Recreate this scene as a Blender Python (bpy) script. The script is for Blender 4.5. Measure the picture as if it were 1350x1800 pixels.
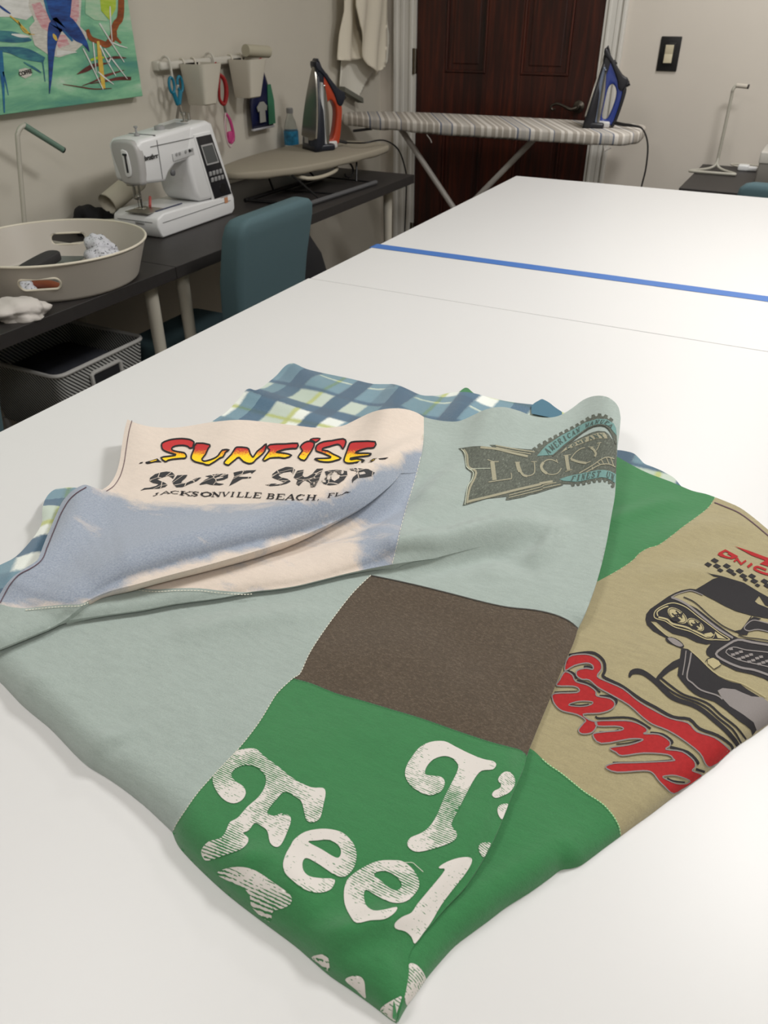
import bpy, bmesh, math, random
import numpy as np
from mathutils import Vector, Matrix
from mathutils.geometry import delaunay_2d_cdt
random.seed(7)
rng = np.random.default_rng(7)
S = bpy.context.scene
COL = S.collection
for o in list(bpy.data.objects):
    bpy.data.objects.remove(o)

# ---------------------------------------------------------------- camera
# world origin is on the floor under the camera; X = along the tape, Y = along the left wall, Z up (metres)
CAMZ = 1.38
F_PX = 1352.0
PITCH, ROLL, YAW = 0.58605494, -0.00456844, 2.65636899 - math.pi
FWD = np.array([math.sin(YAW)*math.cos(PITCH), math.cos(YAW)*math.cos(PITCH), -math.sin(PITCH)])
_r = np.array([math.cos(YAW), -math.sin(YAW), 0.0]); _u = np.cross(_r, FWD)
RGT = math.cos(ROLL)*_r + math.sin(ROLL)*_u
UPV = -math.sin(ROLL)*_r + math.cos(ROLL)*_u
cam_d = bpy.data.cameras.new('camera'); cam = bpy.data.objects.new('camera', cam_d); COL.objects.link(cam)
cam.matrix_world = Matrix(((RGT[0], UPV[0], -FWD[0], 0), (RGT[1], UPV[1], -FWD[1], 0), (RGT[2], UPV[2], -FWD[2], CAMZ), (0, 0, 0, 1)))
cam_d.sensor_fit = 'VERTICAL'; cam_d.sensor_height = 24.0; cam_d.lens = F_PX/1800.0*24.0
cam_d.clip_start = 0.02
cam_d.dof.use_dof = True; cam_d.dof.focus_distance = 0.80; cam_d.dof.aperture_fstop = 10.0
S.camera = cam

# ---------------------------------------------------------------- exposure, world, lights
S.view_settings.view_transform = 'Standard'; S.view_settings.look = 'None'
S.view_settings.gamma = 1.0; S.view_settings.exposure = -0.20
try: S.view_settings.use_curve_mapping = False
except Exception: pass
W = bpy.data.worlds.new('world'); S.world = W; W.use_nodes = True
W.node_tree.nodes['Background'].inputs[0].default_value = (0.9, 0.93, 1.0, 1)
W.node_tree.nodes['Background'].inputs[1].default_value = 0.06
def area(name, loc, size, power, color=(1, .988, .972), rot=(0, 0, 0)):
    d = bpy.data.lights.new(name, 'AREA'); d.shape = 'RECTANGLE'; d.size, d.size_y = size; d.energy = power; d.color = color
    o = bpy.data.objects.new(name, d); o.location = loc; o.rotation_euler = rot; COL.objects.link(o); return o
CEIL = 2.55
area('ceiling_or_fill_light', (0.42, 1.75, CEIL-.06), (.46, .46), 40)
area('ceiling_or_fill_light', (-.15, 3.20, CEIL-.06), (.38, .38), 18)
area('ceiling_or_fill_light', (0.75, -.70, CEIL-.06), (.7, .7), 22)  # added front fill that brightens the near table, not a known lamp
area('ceiling_or_fill_light', (-1.1, .4, CEIL-.06), (.6, .6), 13)  # added fill that evens out the dimmer left side, not a known lamp

# ---------------------------------------------------------------- helpers: colour, materials
def lin(c):
    return tuple(((v/255.)/12.92 if v/255. <= .04045 else ((v/255.+.055)/1.055)**2.4) for v in c) + (1.0,)
class NT:
    def __init__(s, m): s.t = m.node_tree; s.n = s.t.nodes; s.l = s.t.links
    def add(s, typ, **kw):
        n = s.n.new(typ)
        for k, v in kw.items():
            if k.startswith('_'): setattr(n, k[1:], v)
        return n
    def link(s, a, b): s.l.new(a, b)
    def val(s, v, sock):
        if hasattr(v, 'links'): s.l.new(v, sock)
        else: sock.default_value = v
    def math(s, op, a, b=0.0, clamp=False):
        n = s.n.new('ShaderNodeMath'); n.operation = op; n.use_clamp = clamp
        s.val(a, n.inputs[0]); s.val(b, n.inputs[1]); return n.outputs[0]
    def mix(s, f, a, b, bt='MIX'):
        n = s.n.new('ShaderNodeMix'); n.data_type = 'RGBA'; n.blend_type = bt
        s.val(f, n.inputs[0]); s.val(a, n.inputs[6]); s.val(b, n.inputs[7]); return n.outputs[2]
    def coord(s, rot=0.0, scale=(1, 1, 1), loc=(0, 0, 0)):
        g = s.n.new('ShaderNodeNewGeometry'); m = s.n.new('ShaderNodeMapping')
        m.inputs['Rotation'].default_value = (0, 0, rot); m.inputs['Scale'].default_value = scale; m.inputs['Location'].default_value = loc
        s.l.new(g.outputs['Position'], m.inputs['Vector']); return m.outputs[0]
    def noise(s, vec, scale, detail=2.0, rough=.5, dist=0.0):
        n = s.n.new('ShaderNodeTexNoise'); n.inputs['Scale'].default_value = scale; n.inputs['Detail'].default_value = detail
        n.inputs['Roughness'].default_value = rough; n.inputs['Distortion'].default_value = dist
        s.l.new(vec, n.inputs['Vector']); return n.outputs['Fac']
    def ramp(s, f, stops, interp='LINEAR'):
        n = s.n.new('ShaderNodeValToRGB'); n.color_ramp.interpolation = interp
        el = n.color_ramp.elements
        while len(el) > 1: el.remove(el[-1])
        el[0].position = stops[0][0]; el[0].color = stops[0][1]
        for p, c in stops[1:]:
            e = el.new(p); e.color = c
        s.val(f, n.inputs[0]); return n.outputs[0]
    def bump(s, h, strength, dist):
        n = s.n.new('ShaderNodeBump'); n.inputs['Strength'].default_value = strength; n.inputs['Distance'].default_value = dist
        s.val(h, n.inputs['Height']); return n.outputs[0]
def mat(name, c, rough=.5, metal=0.0, bump=0.0, bscale=200., spec=.5, var=0.0, vscale=20., sheen=0., trans=0., alpha=1., coat=0., emit=0.):
    m = bpy.data.materials.new(name); m.use_nodes = True; t = NT(m); p = t.n['Principled BSDF']
    p.inputs['Base Color'].default_value = lin(c); p.inputs['Roughness'].default_value = rough; p.inputs['Metallic'].default_value = metal
    p.inputs['Specular IOR Level'].default_value = spec
    p.inputs['Sheen Weight'].default_value = sheen
    p.inputs['Transmission Weight'].default_value = trans
    p.inputs['Coat Weight'].default_value = coat
    p.inputs['Alpha'].default_value = alpha
    if emit: p.inputs['Emission Color'].default_value = lin(c); p.inputs['Emission Strength'].default_value = emit
    v = t.coord()
    if var:
        f = t.noise(v, vscale, 3.0)
        hi = tuple(min(1, x*(1+var)) for x in lin(c)[:3])+(1,); lo = tuple(x*(1-var) for x in lin(c)[:3])+(1,)
        t.link(t.ramp(f, [(.3, lo), (.7, hi)]), p.inputs['Base Color'])
    if bump:
        t.link(t.bump(t.noise(v, bscale, 3.0), bump, .001), p.inputs['Normal'])
    return m

# ---------------------------------------------------------------- helpers: objects and tags
def tag(o, label=None, cat=None, group=None, kind=None):
    if label: o['label'] = label
    if cat: o['category'] = cat
    if group: o['group'] = group
    if kind: o['kind'] = kind
    return o
def thing(name, label, cat, loc=(0, 0, 0), rz=0.0, group=None):
    o = bpy.data.objects.new(name, None); COL.objects.link(o); o.location = loc; o.rotation_euler = (0, 0, rz)
    o.empty_display_size = .02
    return tag(o, label, cat, group)
def mesh_obj(name, verts, faces, m, parent=None, smooth=True, mats=None):
    me = bpy.data.meshes.new(name); me.from_pydata([tuple(map(float, v)) for v in verts], [], [tuple(map(int, f)) for f in faces]); me.update()
    o = bpy.data.objects.new(name, me); COL.objects.link(o)
    if m is not None: me.materials.append(m)
    if mats:
        for x in mats: me.materials.append(x)
    if smooth:
        me.polygons.foreach_set('use_smooth', [True]*len(me.polygons))
    if parent is not None: o.parent = parent
    return o
class MB:
    """collects shapes of ONE part, then builds one mesh"""
    def __init__(s): s.v = []; s.f = []
    def add(s, v, f):
        k = len(s.v); s.v += [tuple(map(float, p)) for p in v]; s.f += [tuple(int(i)+k for i in q) for q in f]; return s
    def box(s, c, d, rot=None, bev=0.0):
        bm = bmesh.new(); bmesh.ops.create_cube(bm, size=1.0)
        for v in bm.verts: v.co = Vector((v.co.x*d[0], v.co.y*d[1], v.co.z*d[2]))
        if bev: bmesh.ops.bevel(bm, geom=list(bm.edges), offset=min(bev, min(d)*.48), segments=3, affect='EDGES', profile=.5)
        R = rot.to_4x4() if rot is not None else Matrix.Identity(4)
        bm.transform(Matrix.Translation(Vector(c)) @ R); s.frombm(bm); return s
    def frombm(s, bm):
        bm.verts.index_update()
        s.add([v.co[:] for v in bm.verts], [[v.index for v in f.verts] for f in bm.faces]); bm.free()
    def tube(s, pts, r, n=12, closed=False, smooth=0, caps=True):
        P = [np.array(p, float) for p in pts]
        rr = list(r) if hasattr(r, '__len__') else [r]*len(P)
        if smooth:
            Q = catmull([tuple(p)+(q,) for p, q in zip(P, rr)], closed, smooth); P = [np.array(q[:3]) for q in Q]; rr = [max(q[3], 1e-4) for q in Q]
        m = len(P); V = []; Fc = []
        T = []
        for i in range(m):
            a = P[(i-1) % m] if (closed or i > 0) else P[i]; b = P[(i+1) % m] if (closed or i < m-1) else P[i]
            t = b-a; T.append(t/(np.linalg.norm(t)+1e-12))
        up = np.array([0, 0, 1.]) if abs(T[0][2]) < .9 else np.array([1., 0, 0])
        nrm = np.cross(T[0], up); nrm /= np.linalg.norm(nrm)
        for i in range(m):
            nrm = nrm - T[i]*(nrm@T[i]); nrm /= (np.linalg.norm(nrm)+1e-12); bn = np.cross(T[i], nrm)
            for k in range(n):
                a = 2*math.pi*k/n; V.append(P[i]+rr[i]*(math.cos(a)*nrm+math.sin(a)*bn))
        for i in range(m if closed else m-1):
            j = (i+1) % m
            for k in range(n): Fc.append((i*n+k, i*n+(k+1) % n, j*n+(k+1) % n, j*n+k))
        if not closed and caps:
            Fc.append(tuple(range(n-1, -1, -1))); Fc.append(tuple((m-1)*n+k for k in range(n)))
        return s.add(V, Fc)
    def lathe(s, prof, c=(0, 0, 0), n=48, rot=None, capb=True, capt=True):
        V = []; Fc = []
        R = rot if rot is not None else Matrix.Identity(3)
        for (r, z) in prof:
            for k in range(n):
                a = 2*math.pi*k/n; p = R @ Vector((r*math.cos(a), r*math.sin(a), z)); V.append((p.x+c[0], p.y+c[1], p.z+c[2]))
        for i in range(len(prof)-1):
            for k in range(n): Fc.append((i*n+k, i*n+(k+1) % n, (i+1)*n+(k+1) % n, (i+1)*n+k))
        if capb: Fc.append(tuple(range(n-1, -1, -1)))
        if capt: Fc.append(tuple((len(prof)-1)*n+k for k in range(n)))
        return s.add(V, Fc)
    def loft(s, rings, closed=True, caps=True):
        n = len(rings[0]); V = [p for r in rings for p in r]; Fc = []
        for i in range(len(rings)-1):
            for k in range(n if closed else n-1): Fc.append((i*n+k, i*n+(k+1) % n, (i+1)*n+(k+1) % n, (i+1)*n+k))
        if caps and closed:
            Fc.append(tuple(range(n-1, -1, -1))); Fc.append(tuple((len(rings)-1)*n+k for k in range(n)))
        return s.add(V, Fc)
    def prism(s, poly, w0, w1, axis, bev=0.0, shrink=None, holes=()):
        """poly: 2D outline; axis 'x': poly=(y,z) extruded x w0..w1 ; 'y': (x,z) ; 'z': (x,y)"""
        bm = bmesh.new()
        def mk(p, w): return {'x': (w, p[0], p[1]), 'y': (p[0], w, p[1]), 'z': (p[0], p[1], w)}[axis]
        vs, fs = tri2d(poly, holes)
        a = [bm.verts.new(mk(p, w0)) for p in vs]; b = [bm.verts.new(mk(p, w1)) for p in vs]
        for f in fs:
            bm.faces.new([a[i] for i in f]); bm.faces.new([b[i] for i in reversed(f)])
        cnt = {}
        for f in fs:
            for i in range(len(f)):
                e = (f[i], f[(i+1) % len(f)]); cnt[tuple(sorted(e))] = cnt.get(tuple(sorted(e)), 0)+1
        for f in fs:
            for i in range(len(f)):
                e = (f[i], f[(i+1) % len(f)])
                if cnt[tuple(sorted(e))] == 1: bm.faces.new([a[e[1]], a[e[0]], b[e[0]], b[e[1]]])
        bmesh.ops.recalc_face_normals(bm, faces=list(bm.faces))
        if bev:
            bmesh.ops.dissolve_limit(bm, angle_limit=.02, verts=list(bm.verts), edges=list(bm.edges))
            ed = [e for e in bm.edges if len(e.link_faces) == 2 and e.calc_face_angle(0) > .9]
            bmesh.ops.bevel(bm, geom=ed, offset=bev, segments=3, affect='EDGES', profile=.5)
        s.frombm(bm); return s
    def build(s, name, m, parent=None, smooth=True, auto=True):
        o = mesh_obj(name, s.v, s.f, m, parent, smooth)
        if smooth and auto:
            bm = bmesh.new(); bm.from_mesh(o.data)
            for e in bm.edges:
                if len(e.link_faces) == 2 and e.calc_face_angle(0) > .62: e.smooth = False
            bm.to_mesh(o.data); bm.free()
        return o
def catmull(pts, closed=False, n=6):
    P = [np.array(p, float) for p in pts]; m = len(P); out = []
    for i in range(m if closed else m-1):
        p0 = P[(i-1) % m] if (closed or i > 0) else P[0]; p1 = P[i]; p2 = P[(i+1) % m]; p3 = P[(i+2) % m] if (closed or i+2 < m) else P[-1]
        for k in range(n):
            t = k/n
            out.append(.5*((2*p1)+(-p0+p2)*t+(2*p0-5*p1+4*p2-p3)*t*t+(-p0+3*p1-3*p2+p3)*t**3))
    if not closed: out.append(P[-1])
    return out
def inside(P, poly):
    P = np.asarray(P, float); q = np.asarray(poly, float); c = np.zeros(len(P), bool)
    x, y = P[:, 0], P[:, 1]; n = len(q)
    for i in range(n):
        x1, y1 = q[i]; x2, y2 = q[(i+1) % n]
        if y1 == y2: continue
        m = (y1 > y) != (y2 > y)
        c ^= m & (x < (x2-x1)*(y-y1)/(y2-y1)+x1)
    return c
def dedupe(p, eps=1e-6):
    o = []
    for q in p:
        if not o or abs(q[0]-o[-1][0])+abs(q[1]-o[-1][1]) > eps: o.append((float(q[0]), float(q[1])))
    if len(o) > 1 and abs(o[0][0]-o[-1][0])+abs(o[0][1]-o[-1][1]) <= eps: o.pop()
    return o
def tri2d(poly, holes=(), interior=None):
    loops = [dedupe(poly)]+[dedupe(h) for h in holes]
    V = []; E_ = []
    for L in loops:
        k = len(V); V += L; E_ += [(k+i, k+(i+1) % len(L)) for i in range(len(L))]
    if interior is not None: V += [tuple(p) for p in interior]
    sc = max(1e-9, max(abs(c) for v in V for c in v))
    r = delaunay_2d_cdt([Vector(v) for v in V], E_, [], 0, 1e-7*sc)
    vs = [(v.x, v.y) for v in r[0]]; fs = [tuple(f) for f in r[2]]
    A = np.array(vs); cen = np.array([A[list(f)].mean(0) for f in fs]) if fs else np.zeros((0, 2))
    keep = inside(cen, loops[0])
    for h in loops[1:]: keep &= ~inside(cen, h)
    fs = [f for f, k in zip(fs, keep) if k]
    used = sorted({i for f in fs for i in f}); mp = {i: j for j, i in enumerate(used)}
    return [vs[i] for i in used], [tuple(mp[i] for i in f) for f in fs]
# rays of the photograph, used to place traced shapes on the real planes they lie on
def rays(px):
    px = np.atleast_2d(np.asarray(px, float))
    return (px[:, :1]-675)/F_PX*RGT-(px[:, 1:2]-900)/F_PX*UPV+FWD
def onZ(px, z):
    d = rays(px); return d*((z-CAMZ)/d[:, 2:3])+np.array([0, 0, CAMZ])
def onX(px, x):
    d = rays(px); return d*(x/d[:, 0:1])+np.array([0, 0, CAMZ])
def onY(px, y):
    d = rays(px); return d*(y/d[:, 1:2])+np.array([0, 0, CAMZ])
# ================================================================ the room
XL, YB = -2.13, 4.02          # left wall, door wall
XR, YF = 2.3, -1.7
TOP, DESK = .88, .76          # white table top, black desk top
m_wall_l = mat('painted wall', (202, 196, 183), .85, bump=.15, bscale=260, var=.02, vscale=3)
m_wall_b = mat('painted door wall', (212, 204, 193), .85, bump=.15, bscale=260, var=.02, vscale=3)
m_ceil = mat('ceiling white', (225, 222, 214), .9, bump=.2, bscale=80)
m_trimw = mat('white gloss trim', (214, 211, 204), .45)
m_floor = bpy.data.materials.new('dark floor'); m_floor.use_nodes = True
t = NT(m_floor); p = t.n['Principled BSDF']; v = t.coord(scale=(6, 1, 1))
t.link(t.ramp(t.noise(v, 6, 5), [(.3, lin((38, 30, 26))), (.7, lin((66, 52, 42)))]), p.inputs['Base Color']); p.inputs['Roughness'].default_value = .45
def struct(name, mb, m, smooth=False): return tag(mb.build(name, m, None, smooth), kind='structure')
struct('floor', MB().box(((XL+XR)/2, (YF+YB)/2, -.05), (XR-XL+.2, YB-YF+.2, .1)), m_floor)
struct('ceiling', MB().box(((XL+XR)/2, (YF+YB)/2, CEIL+.05), (XR-XL+.2, YB-YF+.2, .1)), m_ceil)
struct('wall_left', MB().box((XL-.06, (YF+YB)/2, CEIL/2), (.12, YB-YF+.24, CEIL)), m_wall_l)
struct('wall_right', MB().box((XR+.06, (YF+YB)/2, CEIL/2), (.12, YB-YF+.24, CEIL)), m_wall_l)
struct('wall_front', MB().box(((XL+XR)/2, YF-.06, CEIL/2), (XR-XL, .12, CEIL)), m_wall_l)
DX0, DX1, DH = -1.93, -1.005, 2.06
wb = MB(); wb.box(((XL+DX0)/2, YB+.06, CEIL/2), (DX0-XL, .12, CEIL)); wb.box(((DX1+XR)/2, YB+.06, CEIL/2), (XR-DX1, .12, CEIL))
wb.box(((DX0+DX1)/2, YB+.06, (CEIL+DH)/2), (DX1-DX0, .12, CEIL-DH)); struct('wall_back', wb, m_wall_b)
# casing
def casing(x0, x1):
    mb = MB(); s_ = 1 if x1 > x0 else -1
    w = abs(x1-x0)
    mb.box(((x0+x1)/2, YB-.006, DH/2), (w, .016, DH), bev=.003)
    mb.box((x0+s_*w*.12, YB-.014, DH/2), (w*.22, .022, DH), bev=.006)
    mb.box((x0+s_*w*.45, YB-.011, DH/2), (w*.2, .012, DH), bev=.004)
    mb.box((x1-s_*w*.1, YB-.012, DH/2), (w*.18, .014, DH), bev=.005)
    return mb
struct('trim_1', casing(-2.045, -1.94), m_trimw); struct('trim_2', casing(-.91, -.995), m_trimw)
mb = MB(); mb.box(((DX0+DX1)/2, YB-.008, DH+.05), (DX1-DX0+.2, .02, .1), bev=.004); struct('trim_3', mb, m_trimw)
mb = MB()
for x in (DX0-.006, DX1+.006): mb.box((x, YB+.055, DH/2), (.018, .13, DH))
struct('trim_4', mb, m_trimw)
# baseboards
struct('baseboard_left', MB().box((XL+.009, (YF+YB)/2, .055), (.018, YB-YF, .11), bev=.004), m_trimw)
struct('baseboard_back', MB().box((.7, YB-.009, .055), (3.2, .018, .11), bev=.004), m_trimw)
# door: dark stained wood with raised panels
m_door = bpy.data.materials.new('dark stained wood'); m_door.use_nodes = True
t = NT(m_door); p = t.n['Principled BSDF']; v = t.coord(scale=(14, 14, .7)); f = t.noise(v, 3.2, 8, .62, .6)
t.link(t.ramp(f, [(.28, lin((22, 5, 2))), (.5, lin((54, 17, 8))), (.72, lin((86, 33, 14)))]), p.inputs['Base Color'])
p.inputs['Roughness'].default_value = .42; t.link(t.bump(f, .25, .002), p.inputs['Normal'])
m_hinge = mat('aged bronze', (88, 78, 62), .45, .8)
dmb = MB(); dmb.box(((DX0+DX1)/2, YB+.025, DH/2), (DX1-DX0-.012, .03, DH-.012))
st = .115
def rail(x0, x1, z0, z1, d=0.0): dmb.box(((x0+x1)/2, YB+.013+d, (z0+z1)/2), (x1-x0, .022, z1-z0), bev=.003)
xm = (-1.47)
rail(DX0+.006, DX0+.16, .006, DH-.006); rail(DX1-.14, DX1-.006, .006, DH-.006); rail(xm-.085, xm+.09, .006, DH-.006)
for z0, z1 in ((.006, .24), (.86, 1.085), (1.72, 1.82), (DH-.14, DH-.006)): rail(DX0+.15, DX1-.13, z0, z1, .0008)
door = struct('door_1', dmb, m_door)
for (x0, x1) in ((DX0+.16, xm-.085), (xm+.09, DX1-.14)):
    for z0, z1 in ((.24, .86), (1.085, 1.72), (1.82, DH-.14)):
        q = MB(); g = .012
        q.box(((x0+x1)/2, YB+.014, (z0+z1)/2), (x1-x0-2*g-.05, .016, z1-z0-2*g-.05), bev=.007)
        for a in ((x0+g*.6, (z0+z1)/2, .012, z1-z0), (x1-g*.6, (z0+z1)/2, .012, z1-z0), ((x0+x1)/2, z0+g*.6, x1-x0, .012), ((x0+x1)/2, z1-g*.6, x1-x0, .012)):
            q.box((a[0], YB+.009, a[1]), (a[2], .018, a[3]), bev=.004)
        q.build('door_panel', m_door, door, False)
for z in (1.13, .3, 1.85):
    q = MB(); q.box((DX0-.004, YB-.002, z), (.02, .012, .11), bev=.003); q.tube([(DX0-.004, YB-.012, z-.056), (DX0-.004, YB-.012, z+.056)], .007)
    q.build('hinge', m_hinge, door)
m_bronze = mat('dark bronze lever', (92, 86, 78), .35, .9)
q = MB(); q.lathe([(.026, 0), (.026, .006), (.012, .012), (.010, .045)], (-1.075, YB, .965), 24, Matrix.Rotation(math.pi/2, 3, 'X'))
q.tube([(-1.075, YB-.045, .965), (-1.10, YB-.055, .958), (-1.14, YB-.055, .972), (-1.17, YB-.055, .978), (-1.192, YB-.055, .966), (-1.185, YB-.055, .952), (-1.172, YB-.055, .957)], [.009, .008, .006, .006, .0055, .005, .004], smooth=5)
q.build('lever_handle', m_bronze, door)
# light switch
sw = thing('light_switch', 'black light switch plate with a cream rocker on the wall right of the door', 'light switch', (-.707, YB, 1.185))
m_black = mat('black plastic', (22, 21, 22), .35)
m_cream = mat('cream plastic', (206, 196, 168), .4)
q = MB(); q.box((0, -.004, 0), (.086, .008, .13), bev=.003); q.box((0, -.009, 0), (.05, .006, .085), bev=.002); q.build('plate', m_black, sw)
q = MB(); q.box((0, -.013, .017), (.034, .008, .034), Matrix.Rotation(.1, 3, 'X'), .001); q.box((0, -.013, -.017), (.034, .008, .034), Matrix.Rotation(-.1, 3, 'X'), .001); q.build('rocker', m_cream, sw)

# ================================================================ the white cutting tables
m_tab = mat('white laminate', (211, 210, 209), .38, spec=.35)
m_tabe = mat('white edging', (232, 231, 228), .4)
TX0 = -.92
def table(y0, y1, x0, label, name='cutting_table', group=None):
    th = thing(name, label, 'table', (x0, (y0+y1)/2, 0))
    W_ = 2.35-.45
    q = MB(); q.box((W_/2, 0, TOP-.012), (W_, y1-y0-.0012, .024), bev=.0015); q.build('tabletop', m_tab, th, False)
    for lx in (.14, W_-.14):
        for ly in (-(y1-y0)/2+.12, (y1-y0)/2-.12):
            q = MB(); q.tube([(lx, ly, TOP-.024), (lx, ly, 0)], .022, 16); q.box((lx, ly, TOP-.027), (.1, .1, .006)); q.build('leg', m_tabe, th)
    return th
table(-.55, 1.405, TX0-.0035, 'white cutting table nearest the camera with the patchwork quilt lying on it')
table(1.406, 1.702, TX0, 'narrow white table section between the quilt table and the blue tape')
table(1.703, 2.722, TX0+.004, 'far white cutting table beyond the strip of blue tape')
m_tape = mat('blue painters tape', (64, 108, 176), .55, bump=.3, bscale=400)
q = MB(); n = 40; V = []; Fc = []
for i in range(n+1):
    x = TX0-.001+i*(1.9/n); w = .018+.0006*math.sin(i*1.7)
    for yy in (1.702-w, 1.702+w): V += [(x, yy, TOP+.0004)]
for i in range(n): Fc.append((2*i, 2*i+2, 2*i+3, 2*i+1))
k = len(V); V += [(x, y, z+.0003) for x, y, z in V]; Fc = [tuple(reversed(f)) for f in Fc]+[tuple(j+k for j in f) for f in Fc]
V2 = len(V); q.add(V, Fc); q.box((TX0-.0035, 1.702, TOP-.004), (.0006, .036, .009))
tag(q.build('masking_tape', m_tape, None, False), 'strip of bright blue masking tape stuck across the joint of the white tables', 'tape')
# ================================================================ the quilt
# Outlines are traced in the photograph's pixels and laid onto a height field of the real cloth over the table.
def Z(ox, oy, s, pts): return [(ox+u/s, oy+v/s) for u, v in pts]
def line(*pts): return [np.array(p, float) for p in pts]
def sm(pts, n=4): return [tuple(q) for q in catmull(pts, False, n)]
def smc(pts, n=4): return [tuple(q) for q in catmull(pts, True, n)]
GX0, GY0, GS = -1.10, -.02, .002
GNX, GNY = 720, 560
gx = GX0+np.arange(GNX)*GS; gy = GY0+np.arange(GNY)*GS
GXX, GYY = np.meshgrid(gx, gy)            # [iy, ix]
GP = np.stack([GXX.ravel(), GYY.ravel()], 1)
def flat(px, z=.025): return onZ(px, TOP+z)[:, :2]
def dist(px, vals=None, z=.025, up=None, P=None):
    """distance of grid points to a traced line; also value interpolated along it and the side (+ towards px point `up`)"""
    Q = GP if P is None else P
    L = flat(px, z); n = len(L); best = np.full(len(Q), 1e9); val = np.zeros(len(Q)); sg = np.ones(len(Q))
    vals = [1.0]*n if vals is None else vals
    ref = flat([up], z)[0] if up is not None else None
    rs = 1.0
    def scan(Q):
        best = np.full(len(Q), 1e9); val = np.zeros(len(Q)); sg = np.ones(len(Q))
        for i in range(n-1):
            a, b = L[i], L[i+1]; d = b-a; l2 = d@d+1e-12
            t = np.clip(((Q-a)@d)/l2, 0, 1); c = a+t[:, None]*d; dd = np.hypot(*(Q-c).T)
            s_ = np.sign(d[0]*(Q[:, 1]-a[1])-d[1]*(Q[:, 0]-a[0]))
            m = dd < best-1e-9
            best = np.where(m, dd, best); val = np.where(m, vals[i]+(vals[i+1]-vals[i])*t, val); sg = np.where(m, s_, sg)
        return best, val, sg
    best, val, sg = scan(Q)
    if ref is not None: rs = scan(ref[None])[2][0]
    return best, val, sg*rs
def ridge(px, amps, w, z=.03):
    d, v, _ = dist(sm(px, 3), list(np.interp(np.linspace(0, len(px)-1, (len(px)-1)*3+1), np.arange(len(px)), amps)), z)
    return v*np.exp(-(d/w)**2)
def nose(px, amps, r, w, up, z=.03, f0=.45, n=3):
    q = sm(px, n); a = list(np.interp(np.linspace(0, len(px)-1, len(q)), np.arange(len(px)), amps))
    d, v, s_ = dist(q, a, z, up)
    f = np.where(d < r, f0+(1-f0)*np.sqrt(np.clip(1-(1-d/r)**2, 0, 1)), np.exp(-((d-r)/w)**1.5))
    f = np.where(s_ < 0, f0, f)
    return v*f

# ---- traced chains (photograph pixels)
c_left = [(303,1463),(280,1441),(254,1417),(216,1387),(185,1366),(154,1347),(130,1325),(115,1309),(88,1281),(60,1258),(38,1239),(18,1218),(0,1199),(-30,1172),(-60,1148)]
c_botleft = [(303,1463),(312,1485),(330,1507),(360,1537),(395,1569),(430,1597),(470,1627),(517,1662),(545,1686),(580,1716),(620,1743),(660,1772),(684,1791),(697,1799)]
c_seamG3 = [(652,1011),(622,1040),(594,1075),(565,1115),(543,1150),(528,1183),(515,1192),(490,1215),(478,1232),(455,1270),(420,1315),(385,1352),(350,1390),(325,1425),(310,1448),(303,1463)]
c_brownTop = [(652,1011),(700,1021),(740,1030),(796,1044),(850,1058),(893,1067),(940,1072),(975,1080),(1000,1091),(1016,1104)]
c_brownBot = [(926,1327),(915,1318),(898,1313),(860,1303),(800,1283),(740,1262),(690,1247),(640,1232),(590,1218),(548,1201),(515,1192)]
c_rightA = [(1016,1104),(1008,1130),(990,1170),(968,1225),(945,1280),(926,1327)]
c_rightB = [(926,1327),(920,1351),(905,1385),(883,1441),(861,1490),(822,1554),(786,1593),(746,1640),(727,1663),(718,1683),(719,1707),(714,1740),(706,1770),(697,1799)]
c_luckTop = [(745,733),(765,738),(790,741),(807,740),(825,733),(850,721),(870,716),(890,716),(915,723),(935,731),(960,734),(982,731),(1005,718),(1025,703),(1045,696),(1065,697),(1080,706),(1088,718),(1091,735)]
c_luckRight = [(1091,735),(1089,760),(1085,792),(1083,830),(1081,870),(1075,905),(1068,945),(1058,990),(1045,1035),(1030,1075),(1016,1104)]
c_seamSun = [(745,733),(744,780),(734,830),(716,890),(705,930),(697,965),(690,992)]
c_sunTop = [(224,737),(240,744),(265,750),(300,752),(330,749),(372,742),(420,738),(470,742),(520,748),(560,752),(600,749),(625,738),(655,724),(685,718),(712,719),(732,725),(745,733)]
c_sunLeft = [(224,737),(219,755),(214,785),(210,812),(203,835),(192,852),(179,861)]
c_blueHem = [(179,861),(165,857),(150,852),(138,856),(124,865),(114,876),(107,886),(101,900),(96,911),(87,932),(78,954),(70,975),(66,984),(57,991),(45,998),(35,1005),(25,1012),(16,1021),(7,1032),(0,1044),(-14,1058),(-30,1072)]
c_seamGL = [(-30,1058),(0,1062),(20,1067),(45,1069),(75,1066),(110,1063),(140,1062),(155,1056)]
c_F1a = [(-60,1168),(-30,1154),(0,1140),(60,1116),(90,1103),(115,1089),(135,1073),(155,1056)]
c_F1b = [(155,1056),(175,1046),(200,1037),(236,1028),(290,1013),(347,998),(415,979),(481,959),(525,944),(566,927),(600,911),(631,895),(662,874),(690,850),(705,832)]
c_F2 = [(115,1091),(150,1086),(177,1082),(250,1072),(308,1061),(385,1051),(443,1040),(480,1036),(520,1030),(566,1019),(610,1008),(652,999),(690,992)]
c_F2r = [(690,992),(717,988),(760,982),(796,973),(850,960),(902,949)]
c_seamS2 = [(155,1056),(190,1040),(231,1033),(270,1036),(310,1034),(350,1034),(385,1038),(424,1041),(443,1040)]

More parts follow.
